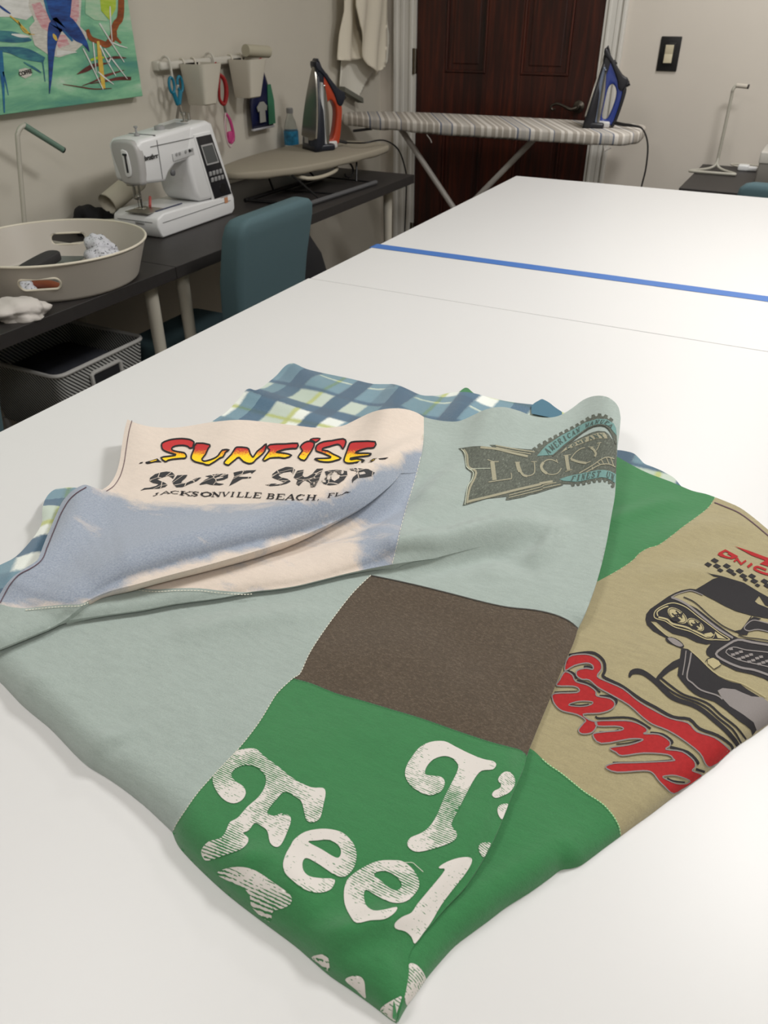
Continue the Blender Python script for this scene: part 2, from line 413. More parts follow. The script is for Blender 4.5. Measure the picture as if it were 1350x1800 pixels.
# ---- height fields
def undul(k, amp, seed):
    r = np.random.default_rng(seed); h = np.zeros(len(GP))
    for i in range(7):
        a = r.uniform(0, math.pi); f = k*r.uniform(.6, 1.6); h += np.sin((GP[:, 0]*math.cos(a)+GP[:, 1]*math.sin(a))*f+r.uniform(0, 6.3))
    return h*amp/2.6
dL, _, sL = dist(sm(c_left, 3)[::-1]+sm(c_botleft, 3)[1:], z=.0, up=(400, 1200))
SDL = (dL*sL).reshape(GNY, GNX)
dR, _, sR = dist(sm(c_rightA, 2)+sm(c_rightB, 2)[1:], z=.02, up=(700, 1300))
r_ = .020
rl = np.where(dL < r_, np.sqrt(np.clip(1-(1-dL/r_)**2, 0, 1)), 1)
tipd = np.hypot(*(GP-flat([(697, 1799)], .005)[0]).T)
H0 = .021+.0035*np.clip(dL/.15, 0, 1)+undul(24, .0016, 3)+undul(55, .0006, 8)
H0 *= 1-.30*np.exp(-(dR/.010)**2)
H0 -= .003*np.exp(-(tipd/.06)**2)
# soft folds in the lower sheet
H0 += ridge([(520,1662),(600,1640),(680,1612),(745,1600)], [.003,.009,.008,0], .011)
H0 -= ridge([(520,1668),(610,1652),(700,1622),(750,1606)], [.003,.007,.005,0], .008)
H0 += ridge([(390,1560),(440,1505),(520,1540),(560,1590)], [0,.005,.005,0], .012)
H0 -= ridge([(398,1545),(450,1520),(500,1548)], [0,.0045,0], .008)
H0 += ridge([(130,1318),(180,1290),(250,1270)], [.003,.0045,0], .010)
H0 -= ridge([(140,1330),(190,1302),(250,1284)], [0,.004,0], .007)
H0 += ridge([(20,1200),(70,1182),(120,1172)], [.002,.003,0], .010)
H0 += ridge([(900,1360),(860,1440),(800,1530)], [.003,.004,.002], .02)
H0 += ridge([(330,1100),(420,1085),(520,1075),(600,1070)], [.004,.006,.004,0], .014)
H0 += ridge([(560,900),(640,858),(700,815),(745,775)], [.004,.011,.015,.008], .021)
H0 -= ridge([(500,972),(580,942),(650,910),(705,868),(735,830)], [.003,.009,.014,.014,.006], .018)
H0 -= ridge([(690,1004),(770,990),(840,970),(905,955),(960,950)], [.002,.007,.009,.006,0], .013)
# raised top edge and its waves
H0 += ridge([(1070,668),(1074,700),(1072,760),(1066,840),(1056,920)], [.040,.040,.026,.012,.004], .035)
H0 += ridge([(874,690),(866,740),(840,800),(800,860)], [.028,.021,.010,.002], .026)
H0 += ridge([(690,690),(684,740),(662,790),(640,840)], [.028,.020,.010,.003], .028)
H0 += ridge([(224,715),(240,770),(262,830)], [.016,.010,.003], .030)
H0 += ridge([(420,722),(400,770),(380,820)], [.007,.004,.001], .030)
H0 += ridge([(560,735),(800,735),(985,725)], [.006,.006,.006], .05)
H0 += ridge([(700,980),(760,965),(820,945),(880,925),(940,920),(985,935)], [.011,.018,.020,.018,.012,0], .019)
H0 += ridge([(1000,905),(975,935),(955,965),(930,990)], [0,.008,.007,0], .011)
H0 -= ridge([(880,965),(915,980),(950,1000)], [.004,.006,0], .014)
H0 += ridge([(900,1010),(870,1000),(840,1010)], [0,.003,0], .012)
H0 += ridge([(745,900),(800,870),(860,850),(930,838)], [.003,.005,.004,0], .018)
H0 += ridge([(750,860),(790,830),(812,815)], [.004,.005,0], .013)
B1 = nose(c_F1a[:6]+c_F2[1:]+c_F2r[1:], [.013]*6+[.012]*6+[.012,.012,.012,.013,.015,.017]+[.015,.009,.003,0,0], .016, .060, (400, 900), .028)
c_F1full = [(115,1089),(135,1073),(155,1056)]+c_F1b[1:]
B2 = nose(c_F1full, [0,.007,.013]+list(np.interp(np.linspace(0, 1, len(c_F1b)-1), [0, .15, .55, .8, 1], [.017, .030, .036, .026, 0])), .024, .085, (400, 800), .038)
HM = H0+B1
HT = HM+B2
HT += ridge([(150,850),(140,900),(110,960),(60,1010),(10,1060)], [.014,.012,.012,.010,.008], .022)
HT += ridge([(460,960),(560,915),(640,850),(700,800),(735,770)], [0,.004,.008,.006,0], .02)
HT += ridge([(240,880),(330,905),(430,900)], [.002,.004,0], .02)
# lower right layer
c_L1low = [(1420,1222),(1380,1250),(1350,1274),(1324,1293),(1287,1318),(1250,1352),(1202,1387),(1146,1430),(1118,1450),(1091,1470),(1065,1489),(1040,1508),(1020,1522),(1003,1527),(985,1530),(965,1545),(930,1570),(890,1595),(860,1618),(830,1640),(800,1663),(775,1690),(750,1720),(733,1745),(716,1768),(700,1797)]
c_L1top = [(1040,782),(1062,794),(1085,803),(1110,817),(1140,832),(1180,847),(1215,862),(1240,868),(1257,874),(1275,881),(1300,892),(1325,910),(1350,931),(1385,960),(1430,1000)]
dl, _, sl_ = dist(sm(c_L1low, 3), z=.0, up=(1100, 1200))
SDR = (dl*sl_).reshape(GNY, GNX)
r1 = .016; f1 = np.where(dl < r1, np.sqrt(np.clip(1-(1-dl/r1)**2, 0, 1)), 1)
H1 = .013+undul(26, .0012, 12)+undul(60, .0005, 4)
H1 += ridge([(1110,960),(1180,930),(1240,905),(1300,905)], [0,.003,.005,.003], .018)
H1 += ridge([(1150,990),(1230,985),(1320,1000)], [.002,.004,.002], .014)
H1 += ridge([(1000,1480),(960,1500),(900,1540),(840,1600)], [.002,.004,.004,.002], .014)
H1 += ridge([(1060,900),(1120,880),(1180,860)], [.003,.004,.002], .012)
c_plMain = Z(360,620,3.375,[(20,425),(40,410),(85,380),(130,350),(200,275),(240,225),(268,213),(300,222),(340,205),(390,165),(430,130),(460,95),(490,70),(530,63),(600,95),(700,120),(870,155),(1000,185),(1110,185),(1180,205),(1280,250),(1350,255)])+Z(740,660,3.553,[(100,125),(180,108),(240,103),(320,108),(440,140),(560,165),(700,181),(755,180),(800,190),(880,225),(905,238)])
HP = .008+ridge([(440,676),(520,700),(600,740)], [.014,.007,.002], .022)+ridge([(512,628),(560,660),(600,700)], [.014,.006,.001], .024)+ridge([(700,665),(690,720)], [.012,.005], .022)+ridge([(822,672),(800,720)], [.012,.005], .022)+undul(30, .001, 5)
c_plLeft = [(-40,1012),(0,993),(27,979),(50,955.6),(67.5,932),(74,916),(74,899),(78,881),(87,867),(99.5,859),(115.6,857),(131.6,857),(150,860)]
HQ = .012+ridge([(80,880),(85,900),(60,950),(20,985)], [.012,.010,.006,.004], .015)
HG = {k: h.reshape(GNY, GNX) for k, h in dict(T=HT, M=HM, B=H0, L=H1, P=HP, Q=HQ).items()}
def hs(k, xy):
    g = HG[k]; u = np.clip((xy[:, 0]-GX0)/GS, 0, GNX-1.001); v = np.clip((xy[:, 1]-GY0)/GS, 0, GNY-1.001)
    i = u.astype(int); j = v.astype(int); a = u-i; b = v-j
    f = lambda g: g[j, i]*(1-a)*(1-b)+g[j, i+1]*a*(1-b)+g[j+1, i]*(1-a)*b+g[j+1, i+1]*a*b
    h = f(g)
    if k in 'TMB' or k == 'L':
        s_, r = (f(SDL), .021) if k in 'TMB' else (f(SDR), .016)
        s_ = np.clip(s_, 0, r); h = .0004+h*np.sqrt(np.clip(1-(1-s_/r)**2, 0, 1))
    return h
def lay(px, k, off=0.0):
    """first point where each ray meets the cloth surface k"""
    px = np.atleast_2d(np.asarray(px, float)); d = rays(px); zs = np.linspace(.13, -.002, 90); n = len(px)
    tlo = (TOP+.13-CAMZ)/d[:, 2]; thi = (TOP-.003-CAMZ)/d[:, 2]; hit = np.zeros(n, bool); prev = tlo.copy()
    for z in zs[1:]:
        t_ = (TOP+z-CAMZ)/d[:, 2]; p_ = d[:, :2]*t_[:, None]; below = z <= hs(k, p_)+off
        new = below & ~hit; thi = np.where(new, t_, thi); tlo = np.where(new, prev, tlo); hit |= new; prev = np.where(hit, prev, t_)
    for _ in range(16):
        t_ = (tlo+thi)/2; p_ = d[:, :2]*t_[:, None]; z = CAMZ+d[:, 2]*t_-TOP; b = z <= hs(k, p_)+off
        thi = np.where(b, t_, thi); tlo = np.where(b, tlo, t_)
    t_ = thi; return d*t_[:, None]+np.array([0, 0, CAMZ])
def resamp(loop, step=6.0, closed=True):
    L = list(loop); out = []; n = len(L)
    for i in range(n if closed else n-1):
        a = np.array(L[i], float); b = np.array(L[(i+1) % n], float); m = max(1, int(math.ceil(np.hypot(*(b-a))/step)))
        for j in range(m): out.append(tuple(a+(b-a)*j/m))
    if not closed: out.append(tuple(L[-1]))
    return out
CLIP = {}
def snap(px, loop):
    px = np.atleast_2d(np.asarray(px, float)); L = np.asarray(loop, float); out = ~inside(px, loop)
    if not out.any(): return px
    Q = px[out]; best = np.full(len(Q), 1e9); pos = Q.copy(); A = L; B_ = np.roll(L, -1, 0)
    for a, b in zip(A, B_):
        d = b-a; t_ = np.clip(((Q-a)@d)/(d@d+1e-9), 0, 1); c = a+t_[:, None]*d; dd = np.hypot(*(Q-c).T); m = dd < best
        best = np.where(m, dd, best); pos[m] = c[m]
    px = px.copy(); px[out] = pos; return px
def clothpiece(mb, loop, k, step=5.0, off=0.0, holes=(), maxseg=None, clip=None):
    lp = resamp(dedupe(loop), maxseg or step); hl = [resamp(dedupe(h), maxseg or step) for h in holes]
    a = np.array(lp); x0, y0 = a.min(0); x1, y1 = a.max(0)
    X, Y = np.meshgrid(np.arange(x0+step/2, x1, step), np.arange(y0+step/2, y1, step)); P = np.stack([X.ravel(), Y.ravel()], 1)
    if len(P):
        P = P[inside(P, lp)]
        if len(P):
            B_ = np.array(lp+[q for h in hl for q in h]); keep = np.ones(len(P), bool)
            for i in range(0, len(P), 4000):
                dd = np.abs(P[i:i+4000, None, :]-B_[None]).max(2).min(1); keep[i:i+4000] = dd > step*.45
            P = P[keep]
    vs, fs = tri2d(lp, hl, P)
    if clip is not None: vs = snap(vs, clip)
    w = lay(vs, k, off)
    A = w[[f[0] for f in fs]]; Bq = w[[f[1] for f in fs]]; C = w[[f[2] for f in fs]]
    nz = np.cross(Bq-A, C-A)[:, 2]
    fs = [f if z > 0 else (f[0], f[2], f[1]) for f, z in zip(fs, nz)]
    mb.add(w, fs); return mb
def skirt(mb, chain, k, outpx, zb=0.0, inset=.016, kb=None, step=6.0, roll=1.0):
    """cloth turning under along a free edge: rings run inwards and down to the table or the sheet below"""
    q = resamp(chain, step, False); w = lay(q, k); n = len(w)
    c = w[:, :2]; tg = np.gradient(c, axis=0); tg /= np.linalg.norm(tg, axis=1)[:, None]+1e-9
    nn = np.stack([tg[:, 1], -tg[:, 0]], 1)
    mid = n//2; q2 = np.array(q[mid])+np.array(outpx); o = onZ([q2], w[mid, 2])[0, :2]-c[mid]
    if (nn[mid]@o) < 0: nn = -nn
    sl = np.concatenate([[0], np.cumsum(np.hypot(*np.diff(c, axis=0).T))]); tap = np.clip(np.minimum(sl, sl[-1]-sl)/.05, .06, 1)[:, None]
    base = np.full(n, TOP+zb) if kb is None else TOP+hs(kb, c-nn*inset*tap)
    rings = [w]
    h = w[:, 2]-base
    for fi, fz in ((.0, .22), (.12, .5), (.45, .8), (1.0, 1.0)):
        p_ = np.concatenate([c-nn*inset*fi*roll*tap, (w[:, 2]-h*fz)[:, None]], 1); rings.append(p_)
    V = np.concatenate(rings); Fc = []
    for r in range(len(rings)-1):
        for i in range(n-1): Fc.append((r*n+i, r*n+i+1, (r+1)*n+i+1, (r+1)*n+i))
    mb.add(V, Fc); return mb
def ribbon_px(mb, pts, w, k, off=.0006, closed=False, n=3, step=4.0, clip=None):
    """a printed or stitched line of given pixel width lying on the cloth"""
    P = catmull([tuple(p)+((w[i] if hasattr(w, '__len__') else w),) for i, p in enumerate(pts)], closed, n) if n > 1 else [np.array(tuple(p)+((w[i] if hasattr(w, '__len__') else w),), float) for i, p in enumerate(pts)]
    Q = [P[0]]
    for a in P[1:]:
        m = int(np.hypot(*(a[:2]-Q[-1][:2]))//step); b = Q[-1]
        for j in range(1, m+1): Q.append(b+(a-b)*j/(m+1))
        Q.append(a)
    A = np.array(Q); c = A[:, :2]
    if closed: tg = np.roll(c, -1, 0)-np.roll(c, 1, 0)
    else: tg = np.gradient(c, axis=0)
    tg /= np.linalg.norm(tg, axis=1)[:, None]+1e-9; nn = np.stack([-tg[:, 1], tg[:, 0]], 1)*(A[:, 2:3]/2)
    e_ = np.concatenate([c+nn, c-nn])
    if clip is not None: e_ = snap(e_, clip)
    w_ = lay(e_, k, off); m = len(c)
    Fc = [(i, (i+1) % m, m+(i+1) % m, m+i) for i in range(m if closed else m-1)]
    nz = np.cross(w_[Fc[0][1]]-w_[Fc[0][0]], w_[Fc[0][2]]-w_[Fc[0][0]])[2]
    if nz < 0: Fc = [tuple(reversed(f)) for f in Fc]
    mb.add(w_, Fc); return mb

# ---- cloth materials
def cloth(name, c, c2=None, streak=0.0, fuzz=.25, heather=.06, ang=0.0, weave=1800., hscale=260., stretch=.28):
    m = bpy.data.materials.new(name); m.use_nodes = True; t = NT(m); p = t.n['Principled BSDF']
    p.inputs['Roughness'].default_value = .95; p.inputs['Specular IOR Level'].default_value = .15; p.inputs['Sheen Weight'].default_value = fuzz; p.inputs['Sheen Roughness'].default_value = .6
    L = lin(c); v = t.coord(rot=ang, scale=(stretch, 1, 1)); n1 = t.noise(v, hscale, 3, .7)
    v2 = t.coord(); n2 = t.noise(v2, hscale*3.2, 2, .6)
    f = t.math('ADD', t.math('MULTIPLY', n1, .5), t.math('MULTIPLY', n2, .5))
    lo = tuple(x*(1-heather*2.2) for x in L[:3])+(1,); hi = tuple(min(1, x*(1+heather*2.2)) for x in L[:3])+(1,)
    col = t.ramp(f, [(.32, lo), (.68, hi)])
    if c2: col = t.mix(t.ramp(f, [(.50, (0, 0, 0, 1)), (.66, (1, 1, 1, 1))]), col, lin(c2))
    t.link(col, p.inputs['Base Color'])
    b = t.math('ADD', t.math('MULTIPLY', t.noise(v2, weave, 2, .6), .5), t.math('MULTIPLY', n1, .5))
    t.link(t.bump(b, .6, .0012), p.inputs['Normal'])
    return m, t, p, col
m_sea = cloth('seafoam jersey', (156, 168, 162), heather=.05, ang=.12)[0]
m_brown = cloth('heathered brown jersey', (72, 59, 44), (106, 92, 76), heather=.12, hscale=520, stretch=.6)[0]
m_green = cloth('green jersey', (52, 119, 69), heather=.05)[0]
m_tan = cloth('tan jersey', (156, 145, 110), heather=.06)[0]
# dip dyed peach and blue
m_sun, t, p, col = cloth('dip dyed peach and blue jersey', (216, 202, 189), heather=.03)
va = t.n.new('ShaderNodeAttribute'); va.attribute_name = 'dye'
v = t.coord(rot=-.5, scale=(.45, 1, 1)); n1 = t.noise(v, 26, 6, .62, .6); n2 = t.noise(t.coord(), 700, 2)
f = t.math('ADD', va.outputs['Fac'], t.math('MULTIPLY', t.math('SUBTRACT', n1, .5), 2.2)); f = t.math('ADD', f, t.math('MULTIPLY', t.math('SUBTRACT', n2, .5), .35))
t.link(t.mix(t.ramp(f, [(.22, (0, 0, 0, 1)), (.78, (1, 1, 1, 1))]), col, t.ramp(t.noise(t.coord(), 600, 3), [(.3, lin((138, 148, 164))), (.7, lin((160, 168, 181)))])), p.inputs['Base Color'])
# plaid fleece
def plaid(name, rot, loc=(0, 0)):
    m = bpy.data.materials.new(name); m.use_nodes = True; t = NT(m); p = t.n['Principled BSDF']
    p.inputs['Roughness'].default_value = 1.0; p.inputs['Specular IOR Level'].default_value = .1; p.inputs['Sheen Weight'].default_value = .35
    v = t.coord(rot=rot, loc=(loc[0], loc[1], 0)); wob = t.noise(v, 300, 2); sx = t.n.new('ShaderNodeSeparateXYZ'); t.link(v, sx.inputs[0])
    jit = t.math('MULTIPLY', t.math('SUBTRACT', wob, .5), .004)
    Wt, Lb, Mb, Db, Y = (1, 1, 1, 1), lin((208, 218, 210)), lin((112, 150, 174)), lin((54, 100, 136)), lin((206, 210, 136))
    def fr(s_, off, per): return t.math('FRACT', t.math('DIVIDE', t.math('ADD', t.math('ADD', s_, jit), off), per))
    fx = fr(sx.outputs[0], 1.63, .165)   # starts at x = -.63
    fy = fr(sx.outputs[1], -.75+1.6, .20)
    def stops(L):
        o = []
        for a, b, c_ in L: o += [(a+.013, c_), (b-.013, c_)]
        return o
    gxw = t.ramp(fx, stops([(0, .17, Db), (.17, .36, Lb), (.36, .41, Y), (.41, .52, Wt), (.52, .70, Db), (.70, .86, Wt), (.86, 1, Mb)]))
    gyw = t.ramp(fy, stops([(0, .10, Mb), (.10, .24, Wt), (.24, .28, Y), (.28, .40, Wt), (.40, .53, Db), (.53, .72, Lb), (.72, .77, Db), (.77, .98, Mb), (.98, 1, Lb)]))
    dk = t.mix(1.0, gxw, gyw, 'DARKEN'); col = t.mix(.38, dk, t.mix(1.0, gxw, gyw, 'MULTIPLY')); col = t.mix(1.0, col, lin((232, 236, 228)), 'MULTIPLY')
    # blend towards an average so crossings do not go too dark
    col = t.mix(t.math('MULTIPLY', t.noise(v, 900, 2), .12), col, lin((240, 242, 235)))
    t.link(col, p.inputs['Base Color']); t.link(t.bump(t.noise(v, 900, 3, .7), .6, .0015), p.inputs['Normal']); return m
m_plaid = plaid('plaid fleece', 0.0)
m_plaid2 = plaid('plaid fleece turned back', .9, (.02, .03))

quilt = thing('patchwork_quilt', 'patchwork quilt of old T-shirt panels folded in layers on the white table', 'quilt', (-.4, .55, TOP))
bpy.context.view_layer.update()
def part(mb, name, m, parent=None, label=None):
    o = mesh_obj(name, mb.v, mb.f, m, None, True); pr = parent or quilt
    o.parent = pr
    if parent is None: o.matrix_parent_inverse = Matrix.Translation(-Vector((-.4, .55, TOP)))
    if label: o['label'] = label
    return o
def j(*chains):
    out = []
    for c in chains:
        for q in c:
            if not out or (abs(out[-1][0]-q[0])+abs(out[-1][1]-q[1])) > 1e-6: out.append(tuple(q))
    return out
R = lambda c: list(reversed(c))
S_ = {k: sm(v, 3) for k, v in dict(left=c_left, bl=c_botleft, g3=c_seamG3, bt=c_brownTop, bb=c_brownBot, ra=c_rightA, rb=c_rightB, lt=c_luckTop, lr=c_luckRight, ss=c_seamSun, st=c_sunTop, sl=c_sunLeft, bh=c_blueHem, gl=c_seamGL, fa=c_F1a, fb=c_F1b, f2=c_F2, f2r=c_F2r, s2=c_seamS2, l1=c_L1low, l1t=c_L1top, pm=c_plMain, pl=c_plLeft).items()}

# plaid backing
mb = MB(); clothpiece(mb, S_['pm']+[(1000,760),(900,775),(700,785),(500,780),(380,765)], 'P', 6); skirt(mb, S_['pm'], 'P', (0,-20), inset=.03)
mb2 = part(mb, 'plaid_backing', m_plaid, label='blue and cream plaid fleece backing showing behind the top fold')
mb = MB(); clothpiece(mb, S_['pl']+[(170,890),(130,960),(80,1020),(30,1080),(-40,1110)], 'Q', 6); skirt(mb, S_['pl'], 'Q', (-20,-10), inset=.02)
part(mb, 'plaid_backing', m_plaid2, label='plaid fleece backing turned out beside the pale blue hem')
c_ps = [(1062,792),(1085,791),(1100,793),(1114,797),(1124,806),(1133,815),(1148,821),(1162,827),(1175,834),(1186,841),(1198,855),(1212,862)]
HG['S'] = HG['L']*0+.008
mb = MB(); clothpiece(mb, sm(c_ps, 3)+[(1200,866),(1150,846),(1110,830),(1062,812)], 'S', 5); skirt(mb, sm(c_ps, 3), 'S', (5,-20), inset=.01)
part(mb, 'plaid_backing', m_plaid, label='strip of blue plaid fleece behind the upper green panel')
# green tips of the far corner
for c_ in ([(802,692),(808,688),(813,684),(818,681.5),(823,682.5),(828,687),(834,692)], [(934,713),(940,708),(947,704),(952.5,701.5),(958,703.5),(966,708),(976,716),(988,724)]):
    mb = MB(); HG['S2'] = HG['L']*0+.010
    first = c_[0][0] < 900
    clothpiece(mb, sm(c_, 3)+[(c_[-1][0], c_[-1][1]+14), (c_[0][0], c_[0][1]+14)], 'S2', 4); skirt(mb, sm(c_, 3), 'S2', (0,-20), inset=.01)
    part(mb, 'green_hem' if first else 'plaid_corner', m_green if first else mat('teal blue fleece', (76, 112, 130), 1.0, bump=.5, bscale=900), label='green hem peeping out behind the plaid backing' if first else 'plaid corner tip beyond the seafoam fold')

# lower right layer: green, tan, green
c_t1 = sm([(1257,874),(1245,892),(1225,908),(1200,926),(1180,942),(1157,958),(1140,963),(1123,973),(1113,984),(1090,1000),(1056,1019),(1030,1032),(1000,1042)], 3)
c_t2 = sm([(905,1300),(922,1311),(939,1320),(961,1341),(987,1359),(1008,1376),(1028,1392),(1057,1411),(1072,1426),(1082,1440),(1089,1455),(1091,1470)], 3)
i1 = min(range(len(S_['l1t'])), key=lambda i: abs(S_['l1t'][i][0]-1257)); i2 = min(range(len(S_['l1'])), key=lambda i: abs(S_['l1'][i][0]-1091))
mb = MB(); clothpiece(mb, j(S_['l1t'][:i1+1], c_t1, [(985,1000),(1030,880)]), 'L', 5); skirt(mb, S_['l1t'][:i1+1], 'L', (5,-20), inset=.008)
gp_top = part(mb, 'green_panel', m_green, label='plain green jersey panel behind the lucky print fold')
mb = MB(); clothpiece(mb, j(S_['l1t'][i1:], [(1440,1100)], S_['l1'][:i2+1], R(c_t2), [(880,1290),(930,1150)], R(c_t1)), 'L', 5)
skirt(mb, S_['l1t'][i1:], 'L', (5,-20), inset=.008); skirt(mb, S_['l1'][:i2+1], 'L', (10,20), inset=.006)
tan = part(mb, 'tan_panel', m_tan, label='tan jersey panel printed with a car and a red script')
mb = MB(); clothpiece(mb, j(S_['l1'][i2:], [(690,1790),(695,1700),(770,1580),(850,1440),(895,1300)], c_t2), 'L', 5); skirt(mb, S_['l1'][i2:], 'L', (10,20), inset=.006)
gp_low = part(mb, 'green_panel', m_green, label='green jersey panel at the lower right fold')

# main sheet
c_hid = [(-60,1130),(0,1118),(60,1094),(115,1068),(177,1062),(250,1052),(308,1041),(385,1030),(443,1022),(520,1010),(566,1000),(610,990),(640,990)]
mb = MB(); clothpiece(mb, j(c_hid, S_['g3'], S_['left']), 'B', 5); skirt(mb, S_['left'], 'B', (-15,20), inset=.008)
sea_big = part(mb, 'seafoam_panel', m_sea, label='large plain seafoam jersey panel')
mb = MB(); clothpiece(mb, j(S_['bt'], S_['ra'], S_['bb'], R(S_['g3'][:S_['g3'].index(min(S_['g3'], key=lambda q: abs(q[0]-515)+abs(q[1]-1192)))+1])), 'B', 5)
skirt(mb, S_['ra'], 'B', (20,5), kb='L', inset=.010)
brown = part(mb, 'brown_panel', m_brown)
k_ = S_['g3'].index(min(S_['g3'], key=lambda q: abs(q[0]-515)+abs(q[1]-1192)))
mb = MB(); clothpiece(mb, j(R(S_['bb']), S_['rb'], R(S_['bl']), R(S_['g3'][k_:])), 'B', 5)
skirt(mb, S_['rb'], 'B', (20,5), kb='L', inset=.010); skirt(mb, S_['bl'], 'B', (-15,20), inset=.008)
green = part(mb, 'green_panel', m_green, label='green jersey panel printed with large cream letters')
# lucky panel
mb = MB()
cx_ = [(902,949),(960,941),(1015,938),(1068,945)]
il = min(range(len(S_['lr'])), key=lambda i: abs(S_['lr'][i][1]-945))
clothpiece(mb, j(S_['lt'], S_['lr'][:il+1], R(cx_), R(S_['f2r']), R(S_['ss'])), 'M', 5)
clothpiece(mb, j([(640,1000),(652,990),(690,980),(717,976),(760,971),(796,964),(850,955)], cx_, S_['lr'][il:], R(S_['bt'])), 'B', 5)
skirt(mb, S_['lt'], 'M', (0,-20), inset=.035); skirt(mb, S_['lr'][:il+1], 'M', (20,0), kb='L', inset=.02); skirt(mb, S_['lr'][il:], 'B', (20,0), kb='L', inset=.012)
skirt(mb, S_['f2r'][:8], 'M', (0,20), kb='B', inset=.012)
lucky = part(mb, 'seafoam_panel', m_sea, label='seafoam jersey panel printed with a dark winged badge')
# seafoam strip left and middle
ga = S_['fa']
mb = MB(); clothpiece(mb, j(S_['gl'], R(ga)), 'T', 5); skirt(mb, ga, 'T', (0,20), kb='B', inset=.014)
clothpiece(mb, j([(118,1078),(150,1048)], S_['s2'][1:], R(S_['f2'][:S_['f2'].index(min(S_['f2'], key=lambda q: abs(q[0]-443)))+1])), 'M', 5)
skirt(mb, S_['f2'], 'M', (0,20), kb='B', inset=.012)
part(mb, 'seafoam_strip', m_sea, label='narrow seafoam strip under the dyed panel')
# dip dyed panel
mb = MB()
clothpiece(mb, j(S_['st'], S_['ss'][:S_['ss'].index(min(S_['ss'], key=lambda q: abs(q[1]-832)))+1], [(720,832)], R(S_['fb']), R(S_['gl']), [(-30,1072)], R(S_['bh']), R(S_['sl'])), 'T', 5)
nT = len(mb.v)
f2i = S_['f2'].index(min(S_['f2'], key=lambda q: abs(q[0]-443)))
c_hid2 = [(160,1030),(200,1012),(260,998),(340,975),(415,955),(481,936),(560,906),(631,872),(665,850),(700,825),(722,822),(737,818)]
iss = S_['ss'].index(min(S_['ss'], key=lambda q: abs(q[1]-832)))
clothpiece(mb, j(c_hid2, S_['ss'][iss:], R(S_['f2'][f2i:]), R(S_['s2'])), 'M', 5)
nM = len(mb.v)
skirt(mb, S_['st'], 'T', (0,-20), inset=.035); skirt(mb, S_['sl'], 'T', (-20,0), inset=.03); skirt(mb, S_['bh'], 'T', (-20,0), inset=.03)
skirt(mb, S_['fb'], 'T', (0,20), kb='M', inset=.016)
sun = part(mb, 'dyed_panel', m_sun, label='peach and pale blue dip dyed jersey panel')
at = sun.data.attributes.new('dye', 'FLOAT', 'POINT'); W3 = np.array(mb.v)
pxy = np.stack([675+F_PX*((W3-[0,0,CAMZ])@RGT)/((W3-[0,0,CAMZ])@FWD), 900-F_PX*((W3-[0,0,CAMZ])@UPV)/((W3-[0,0,CAMZ])@FWD)], 1)
yb = np.interp(pxy[:, 0], [60,180,230,300,450,560,620,680,745], [800,862,878,884,888,872,850,815,775])
s1 = np.clip((pxy[:, 1]-yb)/34+.35, -.2, 1.05)
# bleached peach again towards the lower fold
yl = np.interp(pxy[:, 0], [0,150,220,300,420,520,640,740], [1045,1045,1010,985,955,925,905,930])
s2 = np.clip(1-(pxy[:, 1]-yl)/26, .12, 1.1)
s2 = np.where(pxy[:, 0] > 600, np.maximum(s2, np.clip((pxy[:, 0]-600)/60, 0, .8)), s2)
at.data.foreach_set('value', np.minimum(s1, s2).astype(np.float32))

# ---- stitching
m_thread = mat('pale thread', (206, 205, 190), .8); m_dthread = mat('plum thread', (92, 66, 78), .8); m_gthread = mat('dark thread', (70, 70, 66), .8)
def stitches(mb, chain, k, w=1.5, dash=4.0, gap=2.6, off=.0009):
    q = np.array(resamp(chain, 1.0, False)); n = len(q); i = 0
    while i < n-3:
        e = min(n-1, i+int(dash)); ribbon_px(mb, [tuple(q[i]), tuple(q[e])], w, k, off, n=1); i = e+int(gap)
def shift(ch, dx, dy): return [(x+dx, y+dy) for x, y in ch]
mb = MB(); stitches(mb, S_['g3'], 'B', 1.4); part(mb, 'seam_stitching', m_thread, sea_big)
mb = MB(); stitches(mb, S_['bb'], 'B', 1.1); part(mb, 'seam_stitching', m_gthread, brown)
mb = MB(); ribbon_px(mb, S_['bt'], 1.6, 'B', .0007, n=1); part(mb, 'seam_stitching', m_gthread, brown)
mb = MB(); m_lgt = mat('light green thread', (160, 205, 150), .8); stitches(mb, c_t2[8:], 'L', 1.6); part(mb, 'seam_stitching', m_lgt, tan)
mb = MB(); stitches(mb, c_t1[:30], 'L', .8, 3, 8); part(mb, 'seam_stitching', m_lgt, tan)
mb = MB(); ribbon_px(mb, shift(S_['l1t'][i1:], -1, 9), 1.6, 'L', .0007, n=1); part(mb, 'hem_stitching', m_dthread, tan)
mb = MB(); stitches(mb, shift(S_['ss'], -1, 0)[2:], 'T' if False else 'M', 1.2, 5, 2); part(mb, 'seam_stitching', m_thread, lucky)
mb = MB(); stitches(mb, shift(S_['s2'], 0, 4)[4:], 'M', 1.5); part(mb, 'seam_stitching', m_thread, sun)
mb = MB(); stitches(mb, shift(S_['gl'], 0, 3)[9:], 'T', 1.8); part(mb, 'seam_stitching', m_thread, sun)
mb = MB(); ribbon_px(mb, shift(c_sunLeft, 8, 2), 1.1, 'T', .0008); part(mb, 'hem_stitching', m_dthread, sun); mb = MB()
ribbon_px(mb, [(152,856),(135,866),(122,878),(114,890),(106,905),(99,922),(90,944),(82,964),(76,980),(66,991),(52,1000),(38,1007),(28,1015),(16,1030),(4,1052),(0,1060)], 1.5, 'T', .0008)
part(mb, 'hem_stitching', m_dthread, sun)
